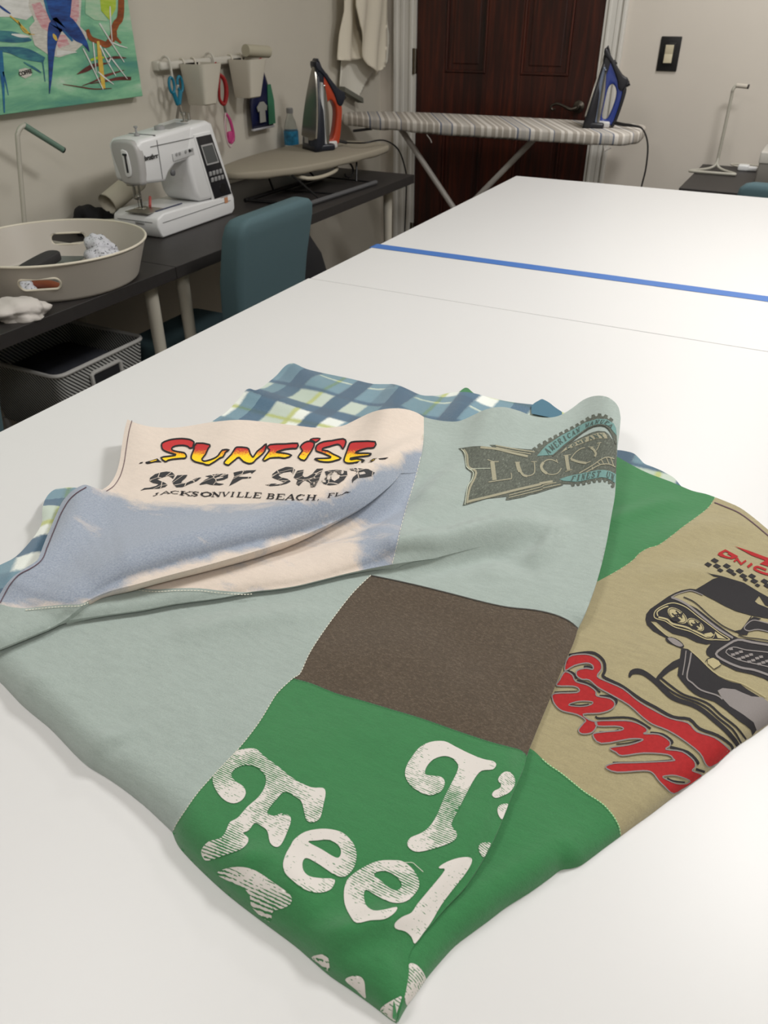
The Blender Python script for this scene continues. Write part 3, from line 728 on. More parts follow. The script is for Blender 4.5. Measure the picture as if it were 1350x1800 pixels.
# ---- prints on the panels
def flatmat(name, c, rough=.8, var=.0): return mat(name, c, rough, bump=.25, bscale=1500, spec=.2, var=var, vscale=300)
m_ink = flatmat('black ink', (44, 42, 44)); m_inkr = flatmat('red ink', (160, 38, 40), var=.08); m_grey = flatmat('grey ink', (132, 126, 124)); m_tanink = mat('tan knock out', (168, 157, 120), .9)
# sunrise fill: red over yellow with a sprayed border
m_fill = bpy.data.materials.new('red to yellow ink'); m_fill.use_nodes = True; t = NT(m_fill); p = t.n['Principled BSDF']; p.inputs['Roughness'].default_value = .75
va = t.n.new('ShaderNodeAttribute'); va.attribute_name = 'fade'
f = t.math('ADD', va.outputs['Fac'], t.math('MULTIPLY', t.math('SUBTRACT', t.noise(t.coord(), 900, 2), .5), 1.6))
t.link(t.ramp(f, [(.30, lin((186, 44, 46))), (.44, lin((214, 92, 40))), (.56, lin((238, 186, 24))), (.8, lin((246, 206, 24)))]), p.inputs['Base Color'])
# cracked black ink
m_crack = bpy.data.materials.new('cracked black ink'); m_crack.use_nodes = True; t = NT(m_crack); p = t.n['Principled BSDF']; p.inputs['Roughness'].default_value = .8
vo = t.n.new('ShaderNodeTexVoronoi'); vo.feature = 'DISTANCE_TO_EDGE'; vo.inputs['Scale'].default_value = 75
t.link(t.coord(rot=.5, scale=(1, .55, 1)), vo.inputs['Vector'])
t.link(t.mix(t.ramp(vo.outputs['Distance'], [(.018, (0, 0, 0, 1)), (.03, (1, 1, 1, 1))]), lin((206, 192, 178)), lin((48, 48, 50))), p.inputs['Base Color'])
# worn cream letters with broken print lines
def worn(name, c, under):
    m = bpy.data.materials.new(name); m.use_nodes = True; t = NT(m); p = t.n['Principled BSDF']; p.inputs['Roughness'].default_value = .85
    v = t.coord(); wv = t.n.new('ShaderNodeTexWave'); wv.bands_direction = 'Y'; wv.inputs['Scale'].default_value = 200; wv.inputs['Distortion'].default_value = .9; wv.inputs['Detail'].default_value = 1.5; wv.inputs['Detail Scale'].default_value = 6
    t.link(v, wv.inputs['Vector'])
    n_ = t.noise(v, 23, 3, .55); dash = t.noise(t.coord(scale=(.5, 1.2, 1)), 620, 1.5, .5)
    a = t.math('GREATER_THAN', t.math('ADD', t.math('MULTIPLY', wv.outputs['Fac'], .55), t.math('MULTIPLY', dash, .9)), t.math('SUBTRACT', 2.05, t.math('MULTIPLY', n_, 2.15)))
    sp = t.math('GREATER_THAN', t.noise(t.coord(scale=(.6, 1.5, 1)), 520, 2), .70)
    k = t.math('MAXIMUM', a, sp, True)
    t.link(t.mix(k, lin(c), lin(under)), p.inputs['Base Color']); return m
m_worn = worn('worn cream ink', (210, 204, 198), (52, 116, 68))
def poly(parent, name, loops, m, k, off=.0006, step=5.0, smooth=4, label=None, holes=()):
    for lp in loops: pass
def decal(name, m, k, polys, parent, off=.0006, step=5.0, label=None):
    """one printed shape: list of (outline, holes)"""
    mb = MB()
    cl = CLIPS.get(parent.name)
    for lp, ho in polys: clothpiece(mb, lp, k, step, off, ho, maxseg=4.0, clip=cl)
    return part(mb, name, m, parent, label)
CLIPS = {tan.name: j(S_['l1t'][i1:], [(1440,1100)], S_['l1'][:i2+1], R(c_t2), [(880,1290),(930,1150)], R(c_t1)), green.name: j(R(S_['bb']), S_['rb'], R(S_['bl']), R(S_['g3'][k_:])), lucky.name: j(S_['lt'], S_['lr'], R(S_['bt']), [(660,900)]), gp_low.name: j(S_['l1'][i2:], [(690,1790),(695,1700),(770,1580),(850,1440),(895,1300)], c_t2)}
TA = lambda *p: Z(240, 760, 6.136, p)
TB = lambda *p: Z(460, 760, 5.87, p)
sunL = [
 TA((275,115),(340,85),(400,72),(470,66),(520,68),(580,78),(620,105),(612,135),(605,162),(572,168),(552,150),(500,138),(420,145),(382,168),(390,192),(450,208),(510,218),(535,245),(530,275),(480,280),(400,287),(340,300),(310,315),(262,272),(340,258),(400,250),(425,238),(350,216),(290,190),(272,160)),
 TA((645,115),(790,132),(772,175),(742,240),(705,285),(722,308),(760,305),(830,282),(880,250),(925,190),(1000,188),(962,212),(935,262),(900,275),(785,350),(720,336),(640,318),(597,292),(590,255),(615,190)),
 TA((1085,158),(1190,165),(1215,190),(1225,225),(1248,262),(1262,262),(1300,205),(1350,165),(1400,122),(1385,200),(1340,250),(1290,290),(1262,322),(1215,336),(1150,312),(1105,268),(1070,290),(1020,330),(990,352),(945,335),(960,300),(1020,240),(1055,185)),
 TB((88,125),(240,118),(372,112),(362,162),(320,165),(250,172),(185,190),(150,205),(230,213),(310,236),(240,265),(180,258),(85,265),(40,290),(12,282),(62,212),(82,178),(60,160)),
 TB((440,105),(500,90),(545,115),(520,180),(480,240),(440,290),(375,255),(420,190),(398,150)),
 TB((495,80),(530,62),(605,62),(575,92),(552,100),(530,84)),
 TB((640,95),(720,85),(840,65),(870,100),(840,170),(815,140),(780,122),(700,145),(640,160),(625,182),(680,190),(740,225),(820,265),(760,290),(690,305),(600,297),(545,272),(610,268),(685,265),(715,252),(620,210),(560,188),(570,130)),
 TB((925,100),(1010,92),(1170,95),(1160,155),(1090,162),(1010,185),(965,212),(1050,214),(1130,218),(1100,240),(1010,250),(915,266),(925,280),(980,272),(1060,288),(990,305),(900,318),(852,300),(855,260),(880,190),(900,130)),
]
mb = MB(); names = []
for i, L in enumerate(sunL):
    o = decal('printed_letter', m_fill, 'T', [(L, ())], sun, .0006, 5, label='red to yellow printed letter edged in black')
    a_ = o.data.attributes.new('fade', 'FLOAT', 'POINT'); w3 = np.array([v.co[:] for v in o.data.vertices])-[0, 0, CAMZ]
    py = 900-F_PX*(w3@UPV)/(w3@FWD); a_.data.foreach_set('value', np.clip((py-796.5)/22+.5, -1, 2).astype(np.float32))
    mb = MB(); ribbon_px(mb, L, 2.7 if i != 5 else 2, 'T', .0010, closed=True, n=2); part(mb, 'letter_outline', m_ink, sun)
for L in (TA((95,320),(150,305),(225,280),(250,305),(275,320),(200,322),(120,340),(100,335)), TA((22,338),(45,322),(72,318),(60,332)), TB((1110,295),(1150,270),(1192,265),(1160,290)), TB((1200,270),(1310,256),(1275,276),(1215,280))):
    decal('printed_flick', m_ink, 'T', [(L, ())], sun, .0007, 5)
yl_ = mat('yellow ink', (240, 196, 30), .8)
decal('printed_flick', yl_, 'T', [(TA((140,315),(180,302),(222,292),(212,304),(160,318)), ())], sun, .0011, 5)
decal('printed_flick', yl_, 'T', [(TB((1128,290),(1155,276),(1180,272),(1155,287)), ())], sun, .0011, 5)
surf = [
 (TA((40,628),(85,600),(140,596),(210,577),(240,556),(180,545),(140,525),(145,490),(200,450),(270,430),(320,422),(380,427),(415,460),(395,500),(370,482),(340,467),(290,482),(222,505),(250,520),(310,545),(335,565),(310,587),(240,605),(160,608),(90,615)), ()),
 (TA((440,462),(550,458),(530,490),(495,520),(480,545),(540,545),(600,515),(650,490),(700,485),(650,525),(560,560),(500,588),(430,592),(400,562),(385,530),(410,500)), ()),
 (TA((740,472),(850,450),(930,446),(990,450),(985,490),(940,510),(840,530),(880,548),(945,556),(900,570),(800,565),(755,552),(690,565),(675,560),(740,510),(790,485)), (TA((838,505),(870,480),(945,472),(930,488),(880,500)),)),
 (TA((1045,430),(1150,412),(1292,406),(1245,445),(1230,430),(1130,455),(1098,478),(1240,480),(1230,492),(1140,500),(1060,545),(998,577),(1030,520),(1055,470)), ()),
 (TB((35,540),(80,530),(160,527),(110,545),(190,532),(232,515),(190,495),(150,482),(108,465),(110,430),(160,390),(260,352),(320,362),(345,385),(325,430),(300,402),(230,412),(172,440),(200,463),(270,480),(300,505),(260,527),(180,547),(90,553)), ()),
 (TB((365,395),(440,385),(420,440),(440,462),(470,458),(520,430),(545,400),(570,375),(635,372),(610,430),(590,490),(550,560),(505,562),(500,520),(450,492),(420,512),(385,552),(355,530),(370,490),(330,463)), ()),
 (TB((650,405),(700,390),(790,385),(880,400),(885,440),(850,490),(780,537),(700,545),(640,530),(618,500),(670,455)), (TB((715,445),(770,415),(812,430),(800,470),(752,502),(722,485)),)),
 (TB((905,375),(970,368),(1100,378),(1168,415),(1140,450),(1060,465),(990,470),(950,500),(935,525),(930,490),(955,440),(985,402),(920,390)), (TB((1000,412),(1060,400),(1078,425),(1012,437)),)),
]
for L in surf: decal('printed_letter', m_crack, 'T', [L], sun, .0006, 5)
# small slab serif line under it
GL = {  # strokes on a unit cell: (x0,y0,x1,y1,weight) ; y up
 'J': [(.62,.98,.62,.25,.17),(.62,.25,.45,.05,.12),(.45,.05,.2,.08,.1),(.4,.97,.84,.97,.07)],
 'A': [(.5,1,.12,.03,.07),(.48,1,.86,.03,.18),(.27,.35,.7,.35,.07),(0,.03,.26,.03,.06),(.68,.03,1,.03,.06)],
 'C': [(.88,.75,.88,.98,.06),(.88,.86,.5,.98,.08),(.5,.98,.17,.75,.14),(.17,.75,.14,.3,.18),(.14,.3,.45,.03,.14),(.45,.03,.9,.22,.08)],
 'K': [(.22,1,.22,.02,.18),(.05,.97,.42,.97,.07),(.05,.03,.42,.03,.07),(.82,.97,.28,.42,.08),(.42,.58,.85,.03,.17),(.66,.97,.98,.97,.06),(.68,.03,1,.03,.06)],
 'S': [(.82,.7,.82,.98,.07),(.82,.85,.48,.98,.1),(.48,.98,.18,.8,.14),(.18,.8,.3,.58,.15),(.3,.58,.75,.4,.17),(.75,.4,.8,.18,.15),(.8,.18,.48,.02,.12),(.48,.02,.16,.2,.1),(.15,.02,.15,.3,.07)],
 'O': [(.5,.98,.18,.78,.12),(.18,.78,.12,.3,.18),(.12,.3,.45,.02,.14),(.45,.02,.82,.22,.12),(.82,.22,.88,.7,.18),(.88,.7,.5,.98,.14)],
 'N': [(.2,1,.2,.03,.07),(.16,.98,.8,.03,.18),(.82,1,.82,.03,.07),(0,.97,.25,.97,.07),(.05,.03,.36,.03,.06),(.66,.97,.98,.97,.06)],
 'V': [(.15,1,.5,.02,.18),(.5,.02,.86,1,.07),(0,.97,.34,.97,.06),(.7,.97,1,.97,.06)],
 'I': [(.5,1,.5,.02,.22),(.25,.97,.75,.97,.07),(.25,.03,.75,.03,.07)],
 'L': [(.3,1,.3,.02,.18),(.1,.97,.52,.97,.07),(.1,.03,.92,.03,.08),(.92,.03,.92,.3,.07)],
 'E': [(.25,1,.25,.02,.18),(.07,.97,.85,.97,.08),(.85,.97,.85,.72,.07),(.25,.52,.65,.52,.08),(.07,.03,.9,.03,.08),(.9,.03,.9,.3,.07)],
 'B': [(.25,1,.25,.02,.18),(.07,.97,.6,.97,.08),(.6,.97,.8,.85,.12),(.8,.85,.78,.65,.15),(.78,.65,.3,.53,.09),(.6,.53,.86,.35,.12),(.86,.35,.82,.15,.15),(.82,.15,.6,.03,.1),(.07,.03,.6,.03,.08)],
 'H': [(.22,1,.22,.02,.17),(.78,1,.78,.02,.17),(.22,.52,.78,.52,.08),(.05,.97,.4,.97,.06),(.05,.03,.4,.03,.06),(.6,.97,.96,.97,.06),(.6,.03,.96,.03,.06)],
 'F': [(.28,1,.28,.02,.18),(.1,.97,.9,.97,.08),(.9,.97,.9,.7,.07),(.28,.52,.68,.52,.08),(.1,.03,.48,.03,.07)],
 'T': [(.5,1,.5,.02,.2),(.08,.97,.92,.97,.08),(.08,.97,.08,.75,.07),(.92,.97,.92,.75,.07),(.3,.03,.7,.03,.06)],
 'R': [(.25,1,.25,.02,.18),(.07,.97,.6,.97,.08),(.6,.97,.82,.78,.14),(.82,.78,.6,.55,.1),(.6,.55,.28,.52,.08),(.52,.52,.88,.03,.15),(.07,.03,.42,.03,.06)],
 'M': [(.15,1,.15,.03,.08),(.15,.98,.5,.15,.15),(.5,.15,.85,.98,.08),(.85,1,.85,.03,.16)],
 'U': [(.2,1,.2,.3,.16),(.2,.3,.4,.03,.12),(.4,.03,.65,.05,.1),(.65,.05,.8,.3,.08),(.8,.3,.8,1,.08),(.05,.97,.38,.97,.06),(.64,.97,.95,.97,.06)],
 'P': [(.25,1,.25,.02,.18),(.07,.97,.6,.97,.08),(.6,.97,.84,.75,.14),(.84,.75,.6,.48,.1),(.6,.48,.28,.46,.08),(.07,.03,.45,.03,.06)],
 'Y': [(.12,1,.5,.5,.16),(.88,1,.5,.5,.07),(.5,.5,.5,.02,.16),(.3,.03,.7,.03,.06)],
 ',': [(.5,.12,.5,.0,.25),(.5,.0,.35,-.18,.1)],
}
def glyph(mb, ch, x0, x1, base, top, k, off=.0008, slant=0.0, wk=1.0):
    """base/top: functions px->py ; letters built of strokes"""
    for a, b, c, d, w in GL[ch]:
        q = []
        for u, v in ((a, b), (c, d)):
            X = x0+(x1-x0)*u; yb_, yt_ = base(X), top(X); q.append((X+slant*v*(yb_-yt_), yb_+(yt_-yb_)*v))
        h = abs(base(x0)-top(x0)); horiz = abs(q[1][0]-q[0][0]) > abs(q[1][1]-q[0][1])*1.2
        ribbon_px(mb, q, max(.8, wk*w*((x1-x0) if not horiz else h*1.4)), k, off, n=1, step=3)
tp = lambda X: np.interp(X, [266,280,290,305,315,340,375,400,452,470,510,555,577,590,605,616], [869,865,863,862.5,863,864,865,864.5,865.5,867.5,868.5,870,867,866,865,862])
bs = lambda X: np.interp(X, [266,285,300,310,320,340,375,400,452,470,510,555,577,590,605,616], [872.5,868.5,867,868.5,870.5,872,873.2,872.6,875,876.4,878.8,879.4,874.8,872.5,868.5,864.5])
jl = [('J',266,280),('A',281,300),('C',298,314),('K',314,337),('S',334,349),('O',350,372),('N',370,388),('V',388,402),('I',402,413),('L',414,428),('L',428,442),('E',443,459),('B',467,482),('E',483,500),('A',500,518),('C',518,534),('H',536,555),(',',556,563),('F',574,587),('L',587,599),('A',599,616)]
for ch, a, b in jl:
    mb = MB(); glyph(mb, ch, a, b, bs, tp, 'T', .0008, .35); part(mb, 'printed_letter', m_ink, sun)

# ---- badge on the seafoam panel
m_badge = bpy.data.materials.new('washed out dark ink'); m_badge.use_nodes = True; t = NT(m_badge); p = t.n['Principled BSDF']; p.inputs['Roughness'].default_value = .9
f = t.noise(t.coord(rot=.3, scale=(1.6, .5, 1)), 420, 3, .7)
t.link(t.ramp(f, [(.34, lin((72, 76, 68))), (.62, lin((96, 100, 90))), (.72, lin((136, 144, 132)))]), p.inputs['Base Color'])
m_btan = mat('faded tan ink', (150, 146, 124), .9, var=.06, vscale=300); m_teal = mat('faded teal ink', (104, 140, 136), .9, var=.05, vscale=300); m_pale = mat('pale ink', (190, 196, 176), .9)
C3 = lambda *p: Z(800, 700, 9.0, p)
C4 = lambda *p: Z(930, 700, 7.94, p)
teeth = []
def gear(pts, h, n):
    P = np.array(resamp(pts, .5, False)); m = len(P); out = []
    for i in range(n):
        for fr, up in ((0, 0), (.12, 1), (.6, 1), (.72, 0)):
            j_ = int((i+fr)/n*(m-1)); tg = P[min(m-1, j_+3)]-P[max(0, j_-3)]; tg /= np.hypot(*tg); nn = np.array([tg[1], -tg[0]]); out.append(tuple(P[j_]+nn*h*up))
    return out
g_top = gear(C4((60,735),(160,660),(330,570),(480,490),(640,410),(740,350),(860,275),(960,245),(1050,255),(1130,300),(1175,350)), 4.5, 15)
g_bot = gear([(1080,856)]+C4((1130,1160),(1050,1130),(900,1145),(750,1180),(560,1200)), 4.2, 9)
banner = C3((50,795),(130,782),(260,762),(400,755),(600,775))+C3((545,735),(650,738),(900,785),(1130,805),(1250,810))+g_top+C4((1205,420),(1222,520),(1228,620),(1225,800),(1217,1000),(1203,1150))+g_bot+C4((480,1195),(470,1215),(300,1265),(100,1330),(0,1350))+C3((1100,1560),(840,1610),(800,1612),(815,1555),(500,1590),(300,1650),(170,1690),(120,1700),(148,1600),(160,1510),(190,1420),(245,1290),(258,1180),(215,1140),(170,1110),(155,1010),(140,920),(105,840))
hole1 = C4((590,620),(680,545),(750,490),(830,440),(900,405),(960,395),(1000,392),(1060,405),(1100,435),(1150,500),(1190,570),(1200,610),(1150,560),(1110,500),(1060,462),(960,455),(880,475),(800,510),(700,560))
hole2 = C4((1040,962),(1090,958),(1140,965),(1180,990),(1214,1030),(1218,1000),(1190,970),(1140,945))
badge = decal('printed_badge', m_badge, 'M', [(banner, (hole1,))], lucky, .0006, 4, label='faded dark winged badge')
decal('badge_ribbon', m_teal, 'M', [(C4((110,805),(180,720),(250,650),(350,585),(450,520),(620,430),(780,340),(950,287),(1080,292),(1180,350),(1215,420),(1222,520),(1180,470),(1130,400),(1080,370),(960,358),(820,405),(650,525),(480,655),(330,790)), ())], lucky, .0010, 5)
decal('badge_ribbon', m_teal, 'M', [(C4((420,1130),(520,1095),(600,1075),(850,1025),(950,1003),(1050,1000),(1140,1020),(1212,1060),(1203,1185),(1150,1145),(1080,1110),(1000,1102),(850,1128),(720,1158),(650,1165),(480,1152)), ())], lucky, .0010, 5)
decal('badge_ribbon', m_btan, 'M', [(C4((430,770),(510,690),(620,625),(780,548),(950,483),(1050,480),(1085,520),(1092,562),(950,562),(800,610),(650,668),(510,725)), ())], lucky, .0010, 5)
for pts, w in ((C3((400,775),(650,800),(900,862),(1150,918)), 4.0), (C3((650,775),(900,830),(1200,882)), 1.6), (C3((640,745),(1000,812),(1260,848)), 2.0), (C3((180,1640),(600,1540),(1000,1440),(1350,1360))+C4((150,1190),(330,1160)), 4.2), (C3((850,1535),(1350,1405))+C4((200,1215),(380,1175)), 1.5), (C3((850,1570),(1350,1450))+C4((200,1255),(440,1200)), 1.5), (C3((135,810),(190,900),(210,1080),(325,1150),(310,1260),(240,1400),(205,1540),(190,1660)), 3.6)):
    mb = MB(); ribbon_px(mb, pts, w, 'M', .0011); part(mb, 'badge_stripe', m_btan, lucky)
for pts, w in ((C3((95,800),(155,880),(180,1080),(285,1165),(265,1290),(200,1400),(155,1680)), 1.3), (C3((240,1118),(400,1110),(560,1108)), .9)):
    mb = MB(); ribbon_px(mb, pts, w, 'M', .0012); part(mb, 'badge_stripe', m_pale, lucky)
mb = MB(); ribbon_px(mb, C4((700,1045),(880,940),(1010,850),(1100,822),(1190,845)), 1.8, 'M', .0011); part(mb, 'badge_stripe', m_btan, lucky)
mb = MB(); ribbon_px(mb, C4((800,1030),(880,985),(1000,925),(1120,920),(1205,960)), 1.8, 'M', .0011); part(mb, 'badge_stripe', m_btan, lucky)
for a in (C4((880,960),(890,1000)), C4((950,890),(1000,930)), C4((1010,860),(1050,930)), C4((1080,830),(1120,925)), C4((1140,835),(1180,940))):
    mb = MB(); ribbon_px(mb, a, 1.6, 'M', .0011, n=1); part(mb, 'badge_stripe', m_btan, lucky)
mb = MB(); ribbon_px(mb, C4((330,800),(480,672),(650,540),(820,418),(960,370),(1070,385),(1150,480),(1215,640)), 2.2, 'M', .0013); part(mb, 'badge_stripe', m_badge, lucky)
luc = {'L': [((590,1000),(600,1100),(622,1290),75/9.)], }
def strokes3(name, L, cv, m=m_btan, off=.0011):
    mb = MB()
    for *pts, w in L: ribbon_px(mb, cv(*pts), w, 'M', off)
    part(mb, name, m, lucky)
strokes3('printed_letter', [((588,1000),(600,1100),(624,1295),7.6),((515,970),(600,1000),(690,1003),1.6),((528,1325),(700,1300),(892,1272),1.7),((885,1180),(895,1225),(893,1272),1.5)], C3)
strokes3('printed_letter', [((985,1010),(1000,1090),(1030,1160),7.0),((1030,1150),(1080,1215),(1140,1232),4.0),((1130,1232),(1200,1218),(1252,1180),(1260,1100),(1250,1005),1.8),((945,1012),(1030,1012),1.4),((1205,1003),(1292,1003),1.4)], C3)
strokes3('printed_letter', [((200,895),(170,950),(195,1010),(250,1050),4.8),((235,1045),(310,1065),(400,1045),(452,975),1.6),((195,900),(240,865),(310,855),(385,885),1.8),((380,850),(402,905),1.5)], C4)
strokes3('printed_letter', [((520,795),(533,900),(552,1000),6.2),((480,800),(580,788),1.3),((505,1022),(605,995),1.3),((578,850),(640,765),(720,705),(780,690),1.6),((585,850),(680,885),(800,905),4.2),((800,905),(860,880),1.5)], C4)
strokes3('printed_letter', [((860,690),(905,720),(935,775),4.0),((985,625),(965,680),(938,730),1.5),((935,770),(918,815),3.6),((830,680),(900,680),1.4),((950,628),(1010,615),1.4)], C4)
m_bdark = mat('dark badge lettering', (74, 88, 82), .9)
def word(s_, bp, tpn, m, k='M', off=.0014, wk=1.0, pr=None, fr=1.0):
    bp = np.array(resamp(bp, 1, False)); tpn = np.array(resamp(tpn, 1, False)); n = len(s_)
    for i, ch in enumerate(s_):
        if ch == ' ': continue
        mb = MB()
        for a, b, c, d, w in GL[ch]:
            q = []
            for u, v in ((a, b), (c, d)):
                f_ = ((i+.12+.76*u)/n)*fr; B_ = bp[int(f_*(len(bp)-1))]; T_ = tpn[int(f_*(len(tpn)-1))]; q.append(tuple(B_+(T_-B_)*v))
            ribbon_px(mb, q, max(.9, wk*w*8), k, off, n=1)
        part(mb, 'printed_letter', m, pr or lucky)
word('AMERICAN MANUFA', C4((270,790),(450,640),(650,500),(820,395),(960,345),(1080,355),(1160,420)), C4((200,720),(420,560),(620,450),(780,360),(950,300),(1080,305),(1195,390)), m_bdark, wk=1.5)
word('COMPANY', C4((530,718),(650,655),(800,600),(950,552),(1082,550)), C4((510,690),(630,628),(790,553),(950,492),(1045,490)), m_bdark, wk=1.3)
word('FINEST UN', C4((570,1150),(720,1145),(850,1112),(1000,1088),(1080,1095),(1190,1160)), C4((600,1090),(850,1035),(950,1015),(1050,1012),(1130,1030),(1205,1075)), m_bdark, wk=1.5)

# ---- cream letters on the green panel
C8 = lambda *p: Z(340, 1290, 4.21875, p)
D1 = lambda *p: Z(590, 1290, 4.0909, p)
D2 = lambda *p: Z(480, 1600, 4.21875, p)
G2 = lambda *p: Z(280, 1260, 2.045, p)
letters = [
 (C8((300,130),(400,108),(470,115),(530,170),(620,235),(740,330),(870,395),(960,400),(980,440),(965,520),(940,620),(890,655),(840,640),(822,580),(800,500),(740,455),(675,430),(620,480),(545,580),(600,608),(650,590),(710,605),(722,650),(690,740),(650,820),(610,838),(568,805),(548,720),(500,680),(455,660),(410,715),(368,735),(405,770),(400,810),(350,855),(240,895),(110,940),(68,915),(60,860),(110,800),(205,770),(245,710),(270,655),(330,620),(400,540),(480,470),(530,390),(533,310),(470,248),(390,230),(310,258),(280,305),(310,350),(370,390),(388,440),(360,490),(300,515),(230,490),(170,420),(142,330),(200,240),(250,170)), ()),
 (C8((750,780),(830,725),(950,703),(1060,715),(1130,750),(1190,820),(1210,900),(1190,990),(1130,1055),(1060,1050),(980,1000),(920,960),(840,920),(810,950),(815,1010),(860,1055),(950,1070),(1040,1075),(1045,1110),(1010,1158),(920,1178),(820,1150),(740,1090),(680,1030),(665,960),(690,880),(720,830)), (C8((850,800),(920,790),(1000,785),(1070,820),(1095,870),(1080,915),(1040,910),(950,855)),)),
 (G2((206,565),(245,544),(300,540),(350,555),(410,595),(470,640),(472,672),(440,690),(408,700),(396,738),(335,688),(325,645),(300,612),(265,598)), ()),
 (D1((100,1030),(180,970),(300,915),(420,908),(490,920),(560,980),(600,1060),(590,1120),(530,1190),(460,1215),(380,1205),(290,1160),(220,1120),(203,1160),(218,1230),(270,1268),(340,1265),(440,1245),(420,1290),(350,1332),(250,1340),(150,1358),(100,1300),(65,1220),(60,1130),(75,1070)), (D1((275,1010),(330,985),(400,1000),(460,1050),(475,1095),(440,1125),(390,1110),(330,1060)),)),
 (D1((745,955),(800,920),(890,890),(970,890),(977,930),(930,1010),(850,1110),(760,1230),(690,1350),(625,1440),(570,1508),(545,1460),(500,1420),(432,1400),(428,1360),(480,1315),(545,1285),(590,1220),(690,1100),(785,980),(750,968)), ()),
 (D1((545,170),(600,100),(680,58),(780,52),(860,90),(960,140),(1060,180),(1130,195),(1155,220),(1130,255),(1050,265),(1000,320),(940,430),(880,550),(832,650),(865,700),(870,740),(830,780),(720,820),(600,848),(540,830),(515,790),(540,745),(620,710),(680,660),(730,580),(780,460),(830,360),(870,280),(880,220),(830,170),(770,160),(700,185),(652,240),(645,290),(690,300),(760,310),(785,350),(760,410),(690,440),(620,425),(540,370),(500,300),(510,230)), ()),
 (D1((1175,310),(1210,275),(1255,275),(1288,320),(1286,370),(1250,420),(1190,450),(1150,460),(1125,440),(1140,410),(1180,390),(1190,360),(1170,340)), ()),
 (D1((1240,505),(1190,508),(1165,535),(1170,580),(1198,615),(1222,565)), ()),
 (D1((1115,785),(1050,785),(1028,815),(1040,860),(1068,885),(1092,840)), ()),
 (D2((285,350),(350,328),(395,335),(412,370),(415,455),(345,400)), ()),
 (D2((535,520),(580,490),(640,490),(675,525),(683,600),(683,655),(615,590)), ()),
 (D2((795,745),(830,700),(930,645),(955,645),(918,760),(908,825),(850,790)), ()),
]
for L in letters:
    decal('printed_letter', m_worn, 'B', [(smc(L[0], 3), [smc(h, 3) for h in L[1]])], green, .0006, 5)
decal('printed_letter', m_worn, 'L', [(smc(D2((1000,410),(1050,398),(1100,440),(1135,510),(1125,580),(1080,640),(1010,700),(985,690),(970,560)), 3), ())], gp_low, .0006, 5)
mb = MB(); ribbon_px(mb, D1((490,925),(550,925),(580,948),(630,992)), 1.0, 'B', .001); part(mb, 'loose_thread', m_thread, green)

# ---- car print on the tan panel
C5 = lambda *p: Z(1090, 950, 5.192, p)
C6 = lambda *p: Z(1090, 1110, 5.192, p)
C7 = lambda *p: Z(950, 1120, 3.857, p)
def tdec(name, m, L, off, smooth=0, holes=(), label=None): return decal(name, m, 'L', [(smc(L, smooth) if smooth else L, [smc(h, smooth) if smooth else h for h in holes])], tan, off, 5, label)
def tl(name, m, pts, w, off, closed=False):
    mb = MB(); ribbon_px(mb, pts, w, 'L', off, closed, clip=CLIPS[tan.name]); return part(mb, name, m, tan)
tdec('car_windscreen', m_ink, C5((790,290),(830,305),(870,312),(930,325),(1130,385),(1270,470),(1350,515),(1400,560),(1400,640),(1350,600),(1325,590),(1270,505),(1230,555),(1260,580),(1350,615),(1400,660),(1400,720),(1350,712),(1200,685),(1060,645),(960,600),(860,545),(790,510),(740,480),(690,447),(770,400),(850,350),(905,335),(860,328)), .0006)
tdec('car_front', m_ink, C5((700,447),(640,440),(560,455),(500,478),(440,510),(340,580),(275,625),(240,670),(232,720),(245,770),(300,825),(370,865),(425,890),(440,880),(350,800),(290,750),(275,735),(330,740),(400,800),(480,850),(600,880),(700,930),(790,950),(830,940),(790,990),(800,1040),(840,1070),(900,1110),(1000,1142),(1140,1180),(1280,1240),(1400,1310),(1400,960),(1350,930),(1200,905),(1080,890),(1030,865),(950,810),(860,745),(760,665),(700,620),(620,580),(530,540),(460,515),(500,490),(580,468),(650,462),(760,500)), .0006)
tdec('car_panel', m_tanink, C5((330,765),(350,790),(400,840),(440,875),(420,868),(340,800),(290,750)), .0009)
tl('car_line', m_grey, C5((465,520),(520,490),(600,465),(660,460),(755,498)), 1.6, .0010)
tl('car_line', m_grey, C5((470,520),(540,545),(620,590),(700,655),(800,735),(900,810),(1030,890)), 3.6, .0010)
tl('car_line', m_ink, C5((580,515),(660,550),(720,595),(800,670),(880,735),(950,785),(1050,830),(1090,828),(1130,790),(1200,692)), 1.8, .0009)
tl('car_line', m_ink, C5((1080,862),(1150,885),(1250,895),(1400,920)), 1.6, .0009)
tdec('car_intake', m_ink, C5((1050,825),(1110,812),(1140,770),(1170,730),(1220,695),(1290,712),(1260,725),(1350,760),(1400,780),(1400,850),(1350,835),(1250,815),(1180,822),(1160,862),(1100,862)), .0008)
tl('car_line', m_grey, C5((1400,770),(1290,740),(1210,728),(1150,770),(1135,805),(1175,825),(1260,812),(1400,845)), 1.8, .0011)
hl = C5((310,690),(325,640),(400,592),(490,570),(600,608),(700,685),(820,775),(920,850),(1000,905),(880,905),(780,898),(640,830),(500,790),(410,735),(335,715))
tl('car_line', m_tanink, smc(hl, 2), 1.7, .0010, True)
tl('car_line', m_tanink, C5((345,690),(340,650),(400,612),(440,600)), 2.2, .0010)
tl('car_line', m_tanink, C5((350,700),(430,720),(480,760),(600,790),(700,835),(790,880)), 3.0, .0010)
